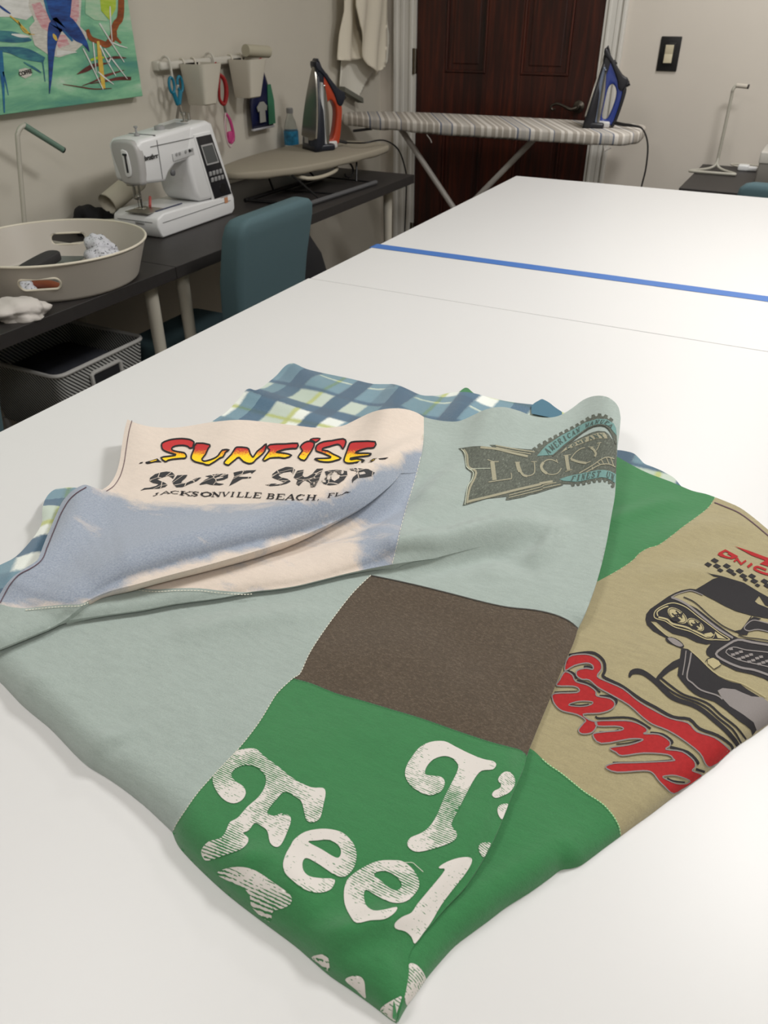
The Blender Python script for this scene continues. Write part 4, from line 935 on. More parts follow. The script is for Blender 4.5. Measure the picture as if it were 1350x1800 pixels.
for c_, r_x, r_y in (((523,685), 88, 68), ((690,768), 75, 55)):
    ring = [(c_[0]+r_x*math.cos(a)+.25*r_y*math.sin(a), c_[1]+.35*r_x*math.cos(a)+r_y*math.sin(a)) for a in np.linspace(0, 2*math.pi, 17)[:-1]]
    tdec('headlamp_print', m_tanink, C5(*ring), .0009)
    ring2 = [(c_[0]+(x-c_[0])*.86, c_[1]+(y-c_[1])*.86) for x, y in ring]
    tl('car_line', m_ink, C5(*ring2), .8, .0012, True)
    for (a, b) in (((-.55,-.3),(.2,.55)), ((-.15,-.65),(.5,.35)), ((-.5,.3),(.5,.0)), ((-.35,-.05),(.55,-.25)), ((.1,-.45),(-.1,.6)), ((.35,.1),(.6,-.5))):
        tl('car_line', m_ink, C5((c_[0]+a[0]*r_x, c_[1]+a[1]*r_y), (c_[0]+b[0]*r_x, c_[1]+b[1]*r_y)), 2.0, .0012)
    k2 = C5(*[(c_[0]+r_x*u, c_[1]+r_y*v) for u, v in ((-.8,.35),(-.2,.25),(.4,.6),(.1,.85),(-.4,.8))]); tdec('car_shade', m_ink, k2, .0012)
tdec('car_panel', m_tanink, C5((765,852),(830,838),(858,862),(830,882),(790,878)), .0010)
tdec('car_panel', m_tanink, C5((865,830),(970,900),(890,890)), .0010)
tl('car_line', m_tanink, C5((775,880),(840,895),(862,862),(870,835)), 1.0, .0011)
# grille
tdec('car_grille', m_ink, C6((1060,58),(1200,80),(1350,112),(1410,130),(1410,470),(1350,440),(1200,390),(1060,360),(920,290),(830,240),(790,210),(785,175),(840,110),(960,80)), .0007)
tl('car_line', m_grey, C6((1410,140),(1350,122),(1200,98),(1075,76),(960,135),(875,205),(960,270),(1100,328),(1220,350),(1350,395),(1410,425)), 3.8, .0011)
tl('car_line', m_grey, C6((1410,215),(1350,190),(1150,168),(1035,142),(965,190),(1080,258),(1250,298),(1410,335)), 1.8, .0011)
for i in range(9):
    for jn in range(4):
        if (i+jn) % 2 == 0:
            u = 1010+i*46+jn*10; v = 160+jn*26+i*13-(6 if i > 4 else 0)
            if u > 1400 or v > 300: continue
            tdec('grille_check', m_grey, C6((u-20,v-10),(u+14,v-14),(u+22,v+8),(u-12,v+12)), .0012)
tdec('car_panel', m_tanink, C6((800,250),(850,240),(900,268),(920,300),(860,345),(800,290)), .0010)
tl('car_line', m_ink, C6((780,275),(800,250),(830,240)), 1.3, .0012); tl('car_line', m_ink, C6((855,345),(925,305)), 1.2, .0012)
# bumper, strut, splitter
tdec('car_bumper', m_ink, C6((560,150),(620,160),(690,215),(760,285),(830,350),(900,410),(960,440),(1020,462),(1100,480),(1150,520),(1280,600),(1200,592),(1100,555),(1050,528),(940,515),(890,545),(905,580),(930,605),(1030,690),(1150,770),(1220,825),(1250,895),(1208,952),(1195,900),(1150,860),(1080,810),(960,710),(860,640),(740,600),(680,570),(620,520),(560,450),(525,400),(535,320),(545,260)), .0007)
tdec('car_strut', m_ink, C6((312,450),(345,400),(400,340),(480,275),(560,238),(550,310),(450,365),(370,430),(330,465)), .0007)
tdec('car_shade', m_grey, C6((890,540),(935,516),(1050,528),(1120,560),(1200,592),(1300,600),(1350,640),(1420,680),(1420,800),(1350,846),(1250,912),(1220,830),(1120,755),(1000,680),(925,600)), .0008, 0)
tl('car_line', m_grey, C6((602,175),(590,280),(570,398)), 1.8, .0011)
tl('car_line', m_grey, C6((650,192),(635,280),(610,420),(660,470),(740,535),(880,580),(935,618)), 2.6, .0011)
tl('car_line', m_tanink, C6((640,170),(720,240),(850,365),(960,425),(1100,468),(1200,520),(1330,600)), 1.8, .0011)
tl('car_splitter', m_ink, C6((85,418),(105,375),(160,362),(230,385),(330,462),(450,580),(540,630),(660,668),(760,725),(850,800),(970,905),(1050,1000),(1088,1062)), [3,8,10,9,9,9,8,8,8,8,8,8,7], .0007)
tl('car_line', m_ink, C6((345,442),(440,525),(560,595),(700,645),(800,700),(900,790),(1030,895),(1105,1020)), 3.4, .0008)
tl('car_line', m_ink, C6((375,425),(470,500),(580,575),(720,620),(820,668),(920,760),(1060,870),(1150,985)), 3.4, .0008)
# mirror lamp
tdec('car_shade', m_ink, C6((415,60),(470,50),(540,80),(585,130),(560,152),(480,120),(430,95)), .0008, 2)
tdec('car_panel', m_grey, C6((432,62),(480,58),(545,95),(575,128),(540,138),(480,110)), .0011, 2)
# racing lettering and check band
tdec('printed_letter', m_inkr, C5((960,80),(1020,112),(1078,143),(1060,160),(1020,170),(975,163),(915,145),(890,127),(902,110)), .0008, 0, (C5((932,118),(962,102),(992,114),(978,124),(1012,138),(1018,150),(990,148),(955,136)),))
tl('printed_letter', m_inkr, C5((1040,192),(1078,160)), 3.2, .0008); tl('printed_letter', m_inkr, C5((1068,168),(1108,218)), 3.6, .0008); tl('printed_letter', m_inkr, C5((1098,220),(1150,182)), 3.2, .0008)
tl('printed_letter', m_inkr, C5((1165,242),(1205,210)), 4.2, .0008)
tl('printed_letter', m_inkr, C5((1335,268),(1255,240),(1225,258),(1300,295),(1400,320)), 3.8, .0008)
tdec('printed_flash', m_inkr, C5((1045,50),(1180,95),(1350,158),(1400,175),(1400,260),(1350,235),(1275,212),(1325,182),(1200,135),(1120,90)), .0008)
for (u, v), s_ in (((865,183), 1), ((805,219), .95), ((885,233), 1), ((915,271), .8), ((975,232), 1), ((1005,277), 1), ((1038,305), .7), ((1092,277), 1), ((1125,323), 1), ((1145,356), .7), ((1205,325), 1), ((1225,370), 1), ((1255,408), .7), ((1320,372), 1), ((1345,412), 1), ((1375,455), .7)):
    tdec('check', m_ink, C5(*[(u+a*s_, v+b*s_) for a, b in ((-38,-2),(-6,-24),(38,0),(6,24))]), .0008)
# red script
mid2 = C7((190,460),(240,438),(300,433),(355,440),(335,460),(270,470))
mid3 = C7((830,950),(860,938),(920,938),(1010,970),(995,992),(920,992))
script = [
 (C7((190,135),(280,115),(350,125),(405,165),(415,215),(385,265),(450,300),(560,350),(660,430),(760,490),(880,550),(1000,580),(1060,640),(1180,680),(1270,750),(1295,790),(1250,820),(1160,880),(1120,860),(1080,785),(960,690),(860,630),(760,590),(690,540),(600,460),(480,390),(390,340),(330,290),(280,285),(245,260),(250,225),(310,210),(355,218),(352,190),(310,175),(230,192),(165,225)), ()),
 (C7((165,235),(215,255),(240,300),(320,325),(375,365),(382,398),(470,415),(505,450),(480,490),(400,515),(290,522),(330,560),(380,578),(372,620),(340,650),(280,655),(258,628),(290,585),(305,562),(250,525),(150,500),(105,465),(82,420),(95,382),(245,375),(260,350),(220,332),(112,328),(130,290)), (mid2,)),
 (C7((380,570),(500,565),(620,570),(710,610),(722,640),(700,655),(800,658),(872,700),(878,735),(850,760),(960,775),(1040,835),(1050,880),(1030,905),(1092,930),(1085,965),(990,1015),(905,1062),(840,1010),(800,970),(760,920),(700,905),(520,915),(442,882),(500,855),(650,850),(890,838),(900,825),(860,795),(700,785),(555,803),(512,780),(472,750),(600,730),(690,700),(680,690),(600,690),(412,720),(355,662),(400,645),(540,632),(560,615),(510,603),(392,602)), (mid3,)),
]
for pts, w in ((C7((195,122),(300,105),(370,110),(428,160),(437,225),(425,265),(490,300),(560,335),(680,420),(780,475),(900,540),(1010,555),(1080,620),(1200,665),(1290,730),(1308,772)), 5.0), (C7((375,535),(400,550),(560,543),(650,560),(748,620)), 3.6), (C7((745,648),(830,660),(892,705),(885,722)), 4.5), (C7((880,745),(1000,780),(1066,845),(1062,860)), 5.0), (C7((1055,895),(1115,915)), 4.5), (C7((178,226),(225,245),(245,282)), 3.6), (C7((248,290),(340,320),(405,375)), 3.2), (C7((400,400),(480,402),(516,432),(505,455)), 4.5), (C7((295,200),(330,200),(356,216)), 4.2), (C7((190,455),(260,462),(330,455)), 2.4), (C7((400,640),(480,640),(530,625)), 1.8), (C7((515,725),(600,715),(690,695)), 1.8), (C7((490,848),(700,845),(890,832)), 1.8), (C7((860,955),(900,975),(980,985)), 3.0), (C7((95,372),(160,368),(250,365)), 1.6)):
    tl('script_shadow', m_ink, pts, w, .0007)
for L, h in script:
    tdec('script_letters', m_inkr, L, .0009, 2, h)
    tl('script_edge', m_grey, L, 2.2, .0012, True)
    for q in h: tl('script_edge', m_grey, q, 1.8, .0012, True)
# ================================================================ desks along the walls
m_desk = mat('black brown desk laminate', (46, 43, 42), .5, var=.08, vscale=60, spec=.4)
m_leg = mat('grey white leg', (196, 190, 176), .4); m_chrome = mat('chrome', (200, 198, 192), .15, 1.0)
m_white = mat('white plastic', (226, 226, 226), .3); m_greypl = mat('grey plastic', (150, 150, 150), .35); m_dk = mat('charcoal plastic', (34, 34, 38), .3)
m_mtl = mat('satin steel', (170, 168, 162), .28, 1.0); m_wire = mat('black wire', (38, 37, 38), .4, .6)
def desk(name, label, x0, x1, y0, y1, legs, mleg, fx=0):
    th = thing(name, label, 'desk', ((x0+x1)/2, (y0+y1)/2, 0)); cx, cy = (x0+x1)/2, (y0+y1)/2
    MB().box((0, 0, DESK-.017), (x1-x0, y1-y0, .034), bev=.0015).build('desktop', m_desk, th, False)
    for lx, ly in legs:
        q = MB(); q.tube([(lx-cx, ly-cy, DESK-.034), (lx-cx+fx, ly-cy, 0)], [.020, .013], 16); q.box((lx-cx, ly-cy, DESK-.038), (.08, .08, .006)); q.build('leg', mleg, th)
    return th
desk('sewing_desk', 'black desk against the left wall carrying the sewing machine and small ironing board', XL+.003, -1.535, 1.662, 3.205,
     [(-1.585, 1.735), (-2.05, 1.735), (-1.62, 3.12), (-2.05, 3.12)], m_leg)
desk('sewing_desk', 'nearer black desk on the left under the round tray and crumpled tissue', XL+.003, -1.535, .16, 1.660,
     [(-1.60, .24), (-2.05, .24), (-1.60, 1.615), (-2.05, 1.615)], m_leg)
desk('side_desk', 'black desk against the wall right of the door', -.475, 1.0, 3.42, YB-.003, [(-.42, 3.48), (.94, 3.48), (-.42, 3.96), (.94, 3.96)], m_leg)

# ================================================================ sewing machine
sm_ = thing('sewing_machine', 'white computerised sewing machine on the black desk', 'sewing machine', (-1.87, 2.07, DESK), 0.03)
SX, SY = -1.87, 2.07
def syz(*p): return [(y-SY, z-DESK) for y, z in p]
m_sewgap = mat('shadow grey plastic', (96, 96, 98), .4)
# base (flat bed) with a sloped front
q = MB()
q.prism(syz((1.878,.768),(1.885,.762),(2.255,.762),(2.272,.775),(2.275,.812),(2.262,.822),(1.98,.832),(1.90,.832),(1.872,.822),(1.866,.80)), -.09, .09, 'x', .006); q.build('base', m_white, sm_)
q = MB(); q.box((.0905, .0, .046), (.001, .36, .0016)); q.box((-.0, -.2045, .05), (.14, .001, .0016)); q.build('bed_joint', m_sewgap, sm_, False)
q = MB(); q.box((.02, -.2055, .045), (.035, .004, .008), bev=.002); q.build('latch', m_greypl, sm_)
# column
q = MB(); q.prism(syz((2.095,.83),(2.272,.822),(2.274,.85),(2.205,1.052),(2.18,1.062),(2.09,1.055),(2.06,.99),(2.062,.93),(2.075,.86)), -.055, .085, 'x', .012); q.build('column', m_white, sm_)
# arm
q = MB(); q.prism(syz((1.84,1.032),(1.86,1.045),(2.0,1.052),(2.15,1.06),(2.12,.955),(2.06,.962),(2.0,.958),(1.965,.94),(1.945,.918),(1.93,.918),(1.85,.925),(1.845,.94)), -.03, .083, 'x', .012); q.build('arm', m_white, sm_)
# head face plate (left end), egg shaped, seen from the left
hp = [(.086-(.086-x_)*.62, z_) for x_, z_ in [(-.078,.268),(-.06,.282),(.03,.284),(.068,.276),(.082,.255),(.086,.22),(.08,.175),(.07,.163),(-.03,.163),(-.05,.178),(-.07,.22),(-.08,.25)]]
q = MB(); q.prism([(x, z) for x, z in smc(hp, 2)], -.235, -.205, 'y', .008); q.build('face_plate', mat('light grey plastic', (178, 176, 174), .35), sm_)
q = MB(); q.prism(smc([(.024,.258),(.038,.258),(.048,.25),(.052,.21),(.048,.19),(.038,.184),(.027,.19),(.026,.23)], 2), -.2385, -.234, 'y', .002); q.build('thread_guide_plate', m_white, sm_)
q = MB(); q.box((.039, -.2385, .222), (.007, .004, .05), bev=.001); q.tube([(.033, -.241, .247), (.046, -.241, .247)], .003, 8); q.build('take_up_slot', m_dk, sm_)
# band round the arm and thread slot
q = MB(); q.box((.0835, -.142, .222), (.0015, .0022, .108)); q.box((.03, -.142, .2885), (.10, .005, .003), bev=.001); q.build('thread_slot', m_sewgap, sm_)
q = MB(); q.box((.0845, -.07, .262), (.0015, .21, .0016)); q.build('trim_line', m_sewgap, sm_, False)
q = MB(); q.box((.085, -.03, .222), (.002, .105, .022), Matrix.Rotation(.05, 3, 'X'), .0008); q.build('button_strip', mat('silver grey print', (196, 196, 196), .4), sm_)
for i, yy in enumerate((-.065, -.05, -.02, .0, .012)):
    q = MB(); q.lathe([(.0045, 0), (.0045, .003)], (.0855, yy, .226+.0008*i), 14, Matrix.Rotation(math.pi/2, 3, 'Y')); q.build('button', m_greypl if i != 3 else m_dk, sm_)
q = MB(); q.lathe([(.009, 0), (.009, .006), (.006, .008)], (.084, -.095, .178), 20, Matrix.Rotation(math.pi/2, 3, 'Y')); q.build('speed_button', m_sewgap, sm_)
# control panel with screen and keys, slanted
def panel_xy(f, g):   # f along width 0..1, g height 0 bottom..1 top
    b0, b1 = (2.166, .826), (2.262, .826); t0, t1 = (2.108, 1.022), (2.186, 1.022)
    y = (b0[0]+(b1[0]-b0[0])*f)*(1-g)+(t0[0]+(t1[0]-t0[0])*f)*g; z = b0[1]*(1-g)+t0[1]*g; return (y-SY, z-DESK)
q = MB(); q.prism([panel_xy(-.1,-.09), panel_xy(1.08,-.09), panel_xy(1.08,1.05), panel_xy(-.1,1.05)], .08, .088, 'x', .004); q.build('panel_frame', m_white, sm_)
q = MB(); q.prism([panel_xy(0,0), panel_xy(1,0), panel_xy(1,1), panel_xy(0,1)], .087, .0895, 'x', .001); pan = q.build('control_panel', m_dk, sm_)
q = MB(); q.prism([panel_xy(.12,.55), panel_xy(.9,.55), panel_xy(.9,.87), panel_xy(.12,.87)], .0885, .0902, 'x'); q.build('screen_bezel', mat('silver bezel', (190, 190, 190), .3, .3), sm_, False)
q = MB(); q.prism([panel_xy(.18,.575), panel_xy(.84,.575), panel_xy(.84,.845), panel_xy(.18,.845)], .0895, .0908, 'x'); q.build('screen', mat('grey lcd screen', (88, 90, 90), .25), sm_, False)
for r_i, g in enumerate((.41, .31)):
    for c_i in range(4):
        y_, z_ = panel_xy(.17+c_i*.21, g); q = MB(); q.box((.0905, y_, z_), (.004, .0135, .014), bev=.002); q.build('key', m_greypl, sm_)
y_, z_ = panel_xy(.62, .13); q = MB(); q.lathe([(.018, 0), (.017, .002)], (.0885, y_, z_), 24, Matrix.Rotation(math.pi/2, 3, 'Y')); q.build('dial', m_black, sm_)
q = MB(); q.box((.0915, .155, .052), (.001, .018, .018)); q.build('sticker', mat('orange sticker', (196, 140, 104), .6), sm_, False)
# needle, presser foot, plate
q = MB(); q.box((.01, -.19, .158), (.03, .04, .012), bev=.003); q.tube([(.01, -.195, .155), (.01, -.195, .118)], .005, 10); q.tube([(.022, -.185, .155), (.022, -.185, .112)], .0035, 10); q.box((.014, -.19, .118), (.022, .016, .014), bev=.003); q.tube([(.014, -.19, .112), (.014, -.19, .08)], .0012, 8); q.build('needle_bar', m_mtl, sm_)
q = MB(); q.box((.016, -.185, .084), (.03, .016, .004), bev=.001); q.tube([(.022, -.185, .085), (.022, -.185, .112)], .003, 8); q.tube([(-.002,-.18,.13),(-.02,-.16,.12),(-.03,-.15,.10)], .003, 8); q.build('presser_foot', m_chrome, sm_)
q = MB(); q.box((.01, -.16, .0735), (.09, .085, .002), bev=.0006); q.build('needle_plate', m_mtl, sm_, False)
q = MB(); q.box((.055, -.10, .0742), (.004, .13, .0025)); q.build('plate_line', mat('blue grey line', (44, 52, 84), .4), sm_, False)
q = MB(); q.tube([(.0, -.125, .078), (-.03, -.085, .095)], .0045, 8); q.build('red_guide', mat('translucent red', (190, 88, 84), .4), sm_)
# bobbin winder and spool things on top
q = MB(); q.lathe([(.008, 0), (.008, .006), (.003, .008), (.003, .02), (.006, .022), (.006, .026)], (.03, -.165, .288), 18); q.build('thread_tension_knob', m_greypl, sm_)
q = MB(); q.lathe([(.016, 0), (.016, .012), (.013, .014)], (.03, -.06, .290), 24); q.build('bobbin_winder', m_greypl, sm_)
q = MB(); q.lathe([(.012, 0), (.012, .004), (.004, .005), (.004, .02), (.009, .021), (.009, .028)], (.02, .075, .298), 20); q.lathe([(.005, 0), (.005, .024)], (.02, .10, .298), 14); q.build('spool_pin', m_mtl, sm_)
q = MB(); q.box((.03, -.0, .294), (.06, .10, .006), Matrix.Rotation(.06, 3, 'X'), .003); q.build('spool_lid', m_greypl, sm_)
# text helper: built-in font turned into a mesh and laid on a plane
def text_mesh(body, size, m, parent, origin, ux, uy, name='lettering', bold=0.0, extrude=.0003, shear=0.0):
    c = bpy.data.curves.new('txt', 'FONT'); c.body = body; c.size = size; c.offset = bold; c.extrude = extrude; c.shear = shear; c.align_x = 'CENTER'; c.align_y = 'CENTER'
    to = bpy.data.objects.new('txt', c); COL.objects.link(to); bpy.context.view_layer.update()
    me = bpy.data.meshes.new_from_object(to.evaluated_get(bpy.context.evaluated_depsgraph_get())); bpy.data.objects.remove(to); bpy.data.curves.remove(c)
    me.name = name; me.materials.clear(); me.materials.append(m)
    ux = Vector(ux).normalized(); uy = Vector(uy).normalized(); uz = ux.cross(uy); M = Matrix((ux, uy, uz)).transposed().to_4x4(); M.translation = Vector(origin); me.transform(M)
    o = bpy.data.objects.new(name, me); COL.objects.link(o); o.parent = parent; return o
text_mesh('brother', .019, m_black, sm_, (.0865, -.180, .235), (0, 1, 0), (0, 0, 1), 'printed_name', .0006)
q = MB(); q.box((.0888, .15, .063), (.001, .04, .002)); q.build('printed_line', m_greypl, sm_, False)

# ================================================================ lamps with bent tube
def tube_lamp(label, loc, rz, h, head, headmat, cat='lamp', ln=0.0):
    th = thing('desk_lamp', label, cat, loc, rz); m_l = mat('lamp enamel', (176, 172, 160), .35)
    q = MB(); r = .006
    q.tube([(.0, .0, .05), (.004, -.012, .022), (.03, -.03, .008), (.085, -.095, .007), (.09, -.11, .007), (.075, -.115, .007), (-.075, -.115, .007), (-.09, -.11, .007), (-.085, -.095, .007), (-.03, -.03, .008), (-.004, -.012, .022), (0, 0, .05)], .006, 12, smooth=4); q.build('base', m_l, th)
    q = MB(); q.tube([(0, 0, .045), (0, ln*.85, h-.05), (.0, ln*.95-.004, h-.018), (head[0]*.12, ln+head[1]*.12, h-.003), (head[0]*.25, ln+head[1]*.25, h)], [.0065]*5, 14, smooth=5); q.build('pole', m_l, th)
    q = MB(); a = np.array([head[0]*.2, ln+head[1]*.2, h]); b = np.array([head[0], ln+head[1], h+head[2]]); q.tube([a, b], .0085, 16); q.build('lamp_head', headmat, th)
    q = MB(); d = (b-a)/np.linalg.norm(b-a); q.tube([b, b+d*.004], .0088, 16); q.build('end_cap', m_black, th)
    return th
tube_lamp('thin bent tube lamp with a green tinted head behind the round tray', (-2.0, 1.56, DESK), math.pi, .335, (-.01, -.135, -.075), mat('pale green tube', (104, 130, 116), .3), 'lamp', -.06)
tube_lamp('thin white bent tube lamp standing on the side desk under the light switch', (-.402, 3.885, DESK), 0, .325, (.055, -.01, -.002), mat('lamp enamel head', (196, 188, 176), .35))
# ================================================================ round tray
m_tray = mat('putty enamel metal', (186, 179, 169), .42); m_rim = mat('cream rim', (216, 208, 190), .4)
TCX, TCY, TRB, TRT, THH = -1.735, 1.428, .204, .240, .100
tray = thing('round_tray', 'round putty coloured metal tray with oval hand holes on the black desk', 'tray', (TCX, TCY, DESK))
def tray_wall():
    mb = MB(); n = 144; rows = 12; hol = []
    for a0 in (-math.radians(52), math.radians(128)):
        hol.append((a0, .165*2.1, .052, .026))
    def isH(a, z):
        for a0, wa, zc, hh in hol:
            d = (a-a0+math.pi) % (2*math.pi)-math.pi; u = abs(d)*TRT; half = .052; rr = .0145
            if abs(z-.053) < rr and (u < half-rr or math.hypot(u-(half-rr), z-.053) < rr): return True
        return False
    n = 360; rows = 30; V = []; Fc = []
    for side, off in ((0, 0), (1, -.0025)):
        for j_ in range(rows+1):
            z = THH*j_/rows; r = TRB+(TRT-TRB)*min(1, z/THH)+off-(.006*(1-min(1, z/.008))**2 if z < .008 else 0)
            for i in range(n): a = 2*math.pi*i/n; V.append((r*math.cos(a), r*math.sin(a), z))
    N = n*(rows+1); solid = {}
    for j_ in range(rows):
        for i in range(n):
            a = 2*math.pi*(i+.5)/n; z = THH*(j_+.5)/rows; solid[(i, j_)] = not isH(a, z)
    for (i, j_), s_ in solid.items():
        if not s_: continue
        i2 = (i+1) % n; a, b, c, d = j_*n+i, j_*n+i2, (j_+1)*n+i2, (j_+1)*n+i
        Fc.append((a, b, c, d)); Fc.append((N+d, N+c, N+b, N+a))
        for (di, dj, e) in ((1, 0, (b, c)), (-1, 0, (d, a)), (0, 1, (c, d)), (0, -1, (a, b))):
            k_ = ((i+di) % n, j_+dj)
            if k_ not in solid or not solid[k_]: Fc.append((e[0], N+e[0], N+e[1], e[1]))
    mb.add(V, Fc); return mb
tray_wall().build('wall', m_tray, tray, True, False)
q = MB(); q.lathe([(0.001, .002), (TRB-.004, .002), (TRB-.002, .005), (0.001, .005)], (0, 0, 0), 96, capb=True, capt=False); q.build('bottom', m_tray, tray)
q = MB(); q.tube([(TRT*math.cos(a), TRT*math.sin(a), THH) for a in np.linspace(0, 2*math.pi, 97)[:-1]], .0032, 8, True); q.build('rim', m_rim, tray)
for a0 in (-math.radians(52), math.radians(128)):
    pts = []
    for s_ in np.linspace(0, 2*math.pi, 33)[:-1]:
        u = math.cos(s_); v_ = math.sin(s_); X = (.0375 if u > 0 else -.0375)+.0145*u; X = max(-.052, min(.052, X)); zz = .053+.0145*v_
        a = a0+X/TRT; r = TRB+(TRT-TRB)*zz/THH+.0006; pts.append((r*math.cos(a), r*math.sin(a), zz))
    q = MB(); q.tube(pts, .0028, 8, True); q.build('handle_trim', m_rim, tray)
# contents of the tray
def tl_(x, y, z=0): return (TCX+x, TCY+y, DESK+.006+z)
b = thing('notebook', 'flat grey notebook lying in the round tray', 'notebook', tl_(-.045, .01), .45); q = MB(); q.box((0, 0, .012), (.13, .20, .020), bev=.002); q.build('cover', mat('grey cover', (108, 112, 108), .6), b); q = MB(); q.box((.002, 0, .012), (.129, .196, .014)); q.build('pages', mat('pages', (190, 186, 174), .9), b, False)
b = thing('box', 'flat brown card box lying in the round tray', 'box', tl_(.075, .055), .85); q = MB(); q.box((0, 0, .013), (.13, .07, .024), bev=.002); q.build('carton', mat('brown card', (96, 84, 62), .8), b)
b = thing('case', 'slim dark case leaning across the notebook in the tray', 'case', tl_(-.01, -.04, .034), .35); q = MB(); q.prism(smc([(-.02,-.075),(.0,-.085),(.02,-.07),(.022,.05),(.016,.075),(-.005,.08),(-.02,.065),(-.024,0)], 3), 0, .026, 'z', .006); q.build('sleeve', mat('dark grey fabric', (50, 48, 48), .8), b)
b = thing('cutter', 'rust red handled tool seen through the tray hand hole', 'tool', tl_(.10, -.12), .2); q = MB(); q.tube([(-.06, 0, .022), (0, .004, .024), (.05, -.002, .02)], [.009, .013, .008], 12, smooth=4); q.build('handle', mat('rust red plastic', (128, 62, 36), .4), b)
m_print = bpy.data.materials.new('white fabric with tiny black print'); m_print.use_nodes = True; t = NT(m_print); p = t.n['Principled BSDF']; p.inputs['Roughness'].default_value = .9
t.link(t.ramp(t.noise(t.coord(), 220, 2), [(.60, lin((200, 200, 206))), (.63, lin((50, 50, 54)))], 'CONSTANT'), p.inputs['Base Color'])
def crumple(name, label, cat, loc, size, m, seed, rz=0.0, pinch=1.0):
    r = np.random.default_rng(seed); bm = bmesh.new(); bmesh.ops.create_icosphere(bm, subdivisions=4, radius=1.0)
    W_ = [(r.normal(size=3), r.uniform(2, 6), r.uniform(0, 6)) for _ in range(9)]
    for v in bm.verts:
        c = np.array(v.co[:]); d = 1+.14*sum(math.sin(float(c@w/np.linalg.norm(w))*f+ph) for w, f, ph in W_)/2
        ridg = .16*abs(math.sin(c[0]*5+c[1]*3+seed))+.08*abs(math.sin(c[1]*9-c[0]*4+c[2]*5+seed)); c = c*(d+ridg); v.co = (c[0]*size[0], c[1]*size[1], max(-size[2]*.55, c[2]*size[2])+size[2]*.55)
    q = MB(); q.frombm(bm); th = thing(name, label, cat, loc, rz); q.build('cloth', m, th, True, False); return th
crumple('fabric_scrap', 'white scrap with small black print lying in the right side of the tray', 'fabric scrap', tl_(.10, .075, .028), (.042, .030, .026), m_print, 3, .5)
crumple('fabric_scrap', 'crumpled printed white scrap at the far right inside the tray', 'fabric scrap', tl_(.045, .115, .028), (.042, .025, .036), m_print, 9, .2)
crumple('fabric_scrap', 'white printed scrap behind the near hand hole of the tray', 'fabric scrap', tl_(.045, -.145, .0), (.045, .022, .024), m_print, 5, -.3)
m_tissue = mat('white tissue', (200, 194, 188), .95, bump=.3, bscale=90)
crumple('tissue', 'crumpled white tissue on the desk edge in front of the tray', 'tissue', (-1.595, 1.165, DESK), (.062, .05, .024), m_tissue, 11, .6)
# things behind the tray beside the machine
q = MB(); q.tube([(0, 0, .035), (.0, .15, .085)], .034, 28, caps=False); q.tube([(0, .0, .035), (.0, .15, .085)], .031, 28, caps=False)
th = thing('cardboard_tube', 'cream cardboard tube leaning behind the sewing machine', 'tube', (-2.01, 1.905, DESK+.042)); q.build('tube', mat('cream card', (208, 201, 184), .8), th)
m_blk = mat('black cloth', (14, 13, 16), .95)
crumple('black_cloth', 'bunched black cloth beside the sewing machine', 'cloth', (-2.045, 1.87, DESK), (.05, .07, .045), m_blk, 21, .2)
th = thing('marker', 'thick white pen lying in front of the bunched black cloth', 'pen', (-1.965, 1.845, DESK+.03), 1.3); q = MB(); q.tube([(-.05, 0, .012), (.05, 0, .0)], .012, 16); q.build('barrel', mat('cream plastic pen', (190, 186, 166), .4), th)
th = thing('cable', 'thin pale cable on the desk behind the tray rim', 'cable', (-1.93, 1.735, DESK+.003)); q = MB(); q.tube([(-.05, -.03, 0), (-.02, .0, .002), (.01, .03, .004), (.03, .06, .001), (.04, .075, 0)], .0025, 8, smooth=5); q.build('cord', m_leg, th)
# ================================================================ canvas painting
cv = thing('canvas_painting', 'abstract green canvas with blue strokes hanging on the left wall', 'painting', (XL, 1.6, 1.12))
m_cv = bpy.data.materials.new('sea green paint'); m_cv.use_nodes = True; t = NT(m_cv); p = t.n['Principled BSDF']; p.inputs['Roughness'].default_value = .55
v = t.coord(scale=(1, .5, 2.2)); n1 = t.noise(v, 7, 5, .6, .4)
t.link(t.ramp(n1, [(.25, lin((66, 134, 128))), (.42, lin((104, 164, 134))), (.54, lin((132, 190, 152))), (.64, lin((164, 202, 172))), (.74, lin((212, 216, 206)))]), p.inputs['Base Color']); t.link(t.bump(t.noise(v, 60, 4), .3, .002), p.inputs['Normal'])
CVF = XL+.04
MB().box((.02, -.0, .42), (.038, 1.262, .84), bev=.002).build('canvas', m_cv, cv, False)
cvY1 = 2.231; cv.location = (XL, cvY1-.631, 1.116)
def paint(name, m, pts, wd, off=.0012, n=5, closed_poly=False):
    """strokes traced on the canvas face: pixels -> wall plane"""
    base = np.array([XL, cvY1-.631, 1.116])
    pts = [((x_ if x_ >= -2 else x_*9), (y_ if y_ >= -2 else y_*28)) for x_, y_ in pts]   # strokes carry on above and left of the photograph's frame
    if closed_poly:
        w = onX(pts, CVF-.001+off)-base; vs, fs = tri2d([(a[1], a[2]) for a in w]); mb = MB(); k = len(vs)
        x = CVF-.001+off-XL; mb.add([(x, y, z) for y, z in vs], fs); return mb.build(name, m, cv, False)
    P = catmull([tuple(p)+((wd[i] if hasattr(wd, '__len__') else wd),) for i, p in enumerate(pts)], False, n); A = np.array(P); c = A[:, :2]
    tg = np.gradient(c, axis=0); tg /= np.linalg.norm(tg, axis=1)[:, None]+1e-9; nn = np.stack([-tg[:, 1], tg[:, 0]], 1)*(np.maximum(A[:, 2:3], .3)/2)
    w = onX(np.concatenate([c+nn, c-nn]), CVF-.001+off)-base; m_ = len(c); mb = MB(); mb.add(w, [(i, i+1, m_+i+1, m_+i) for i in range(m_-1)]); return mb.build(name, m, cv, False)
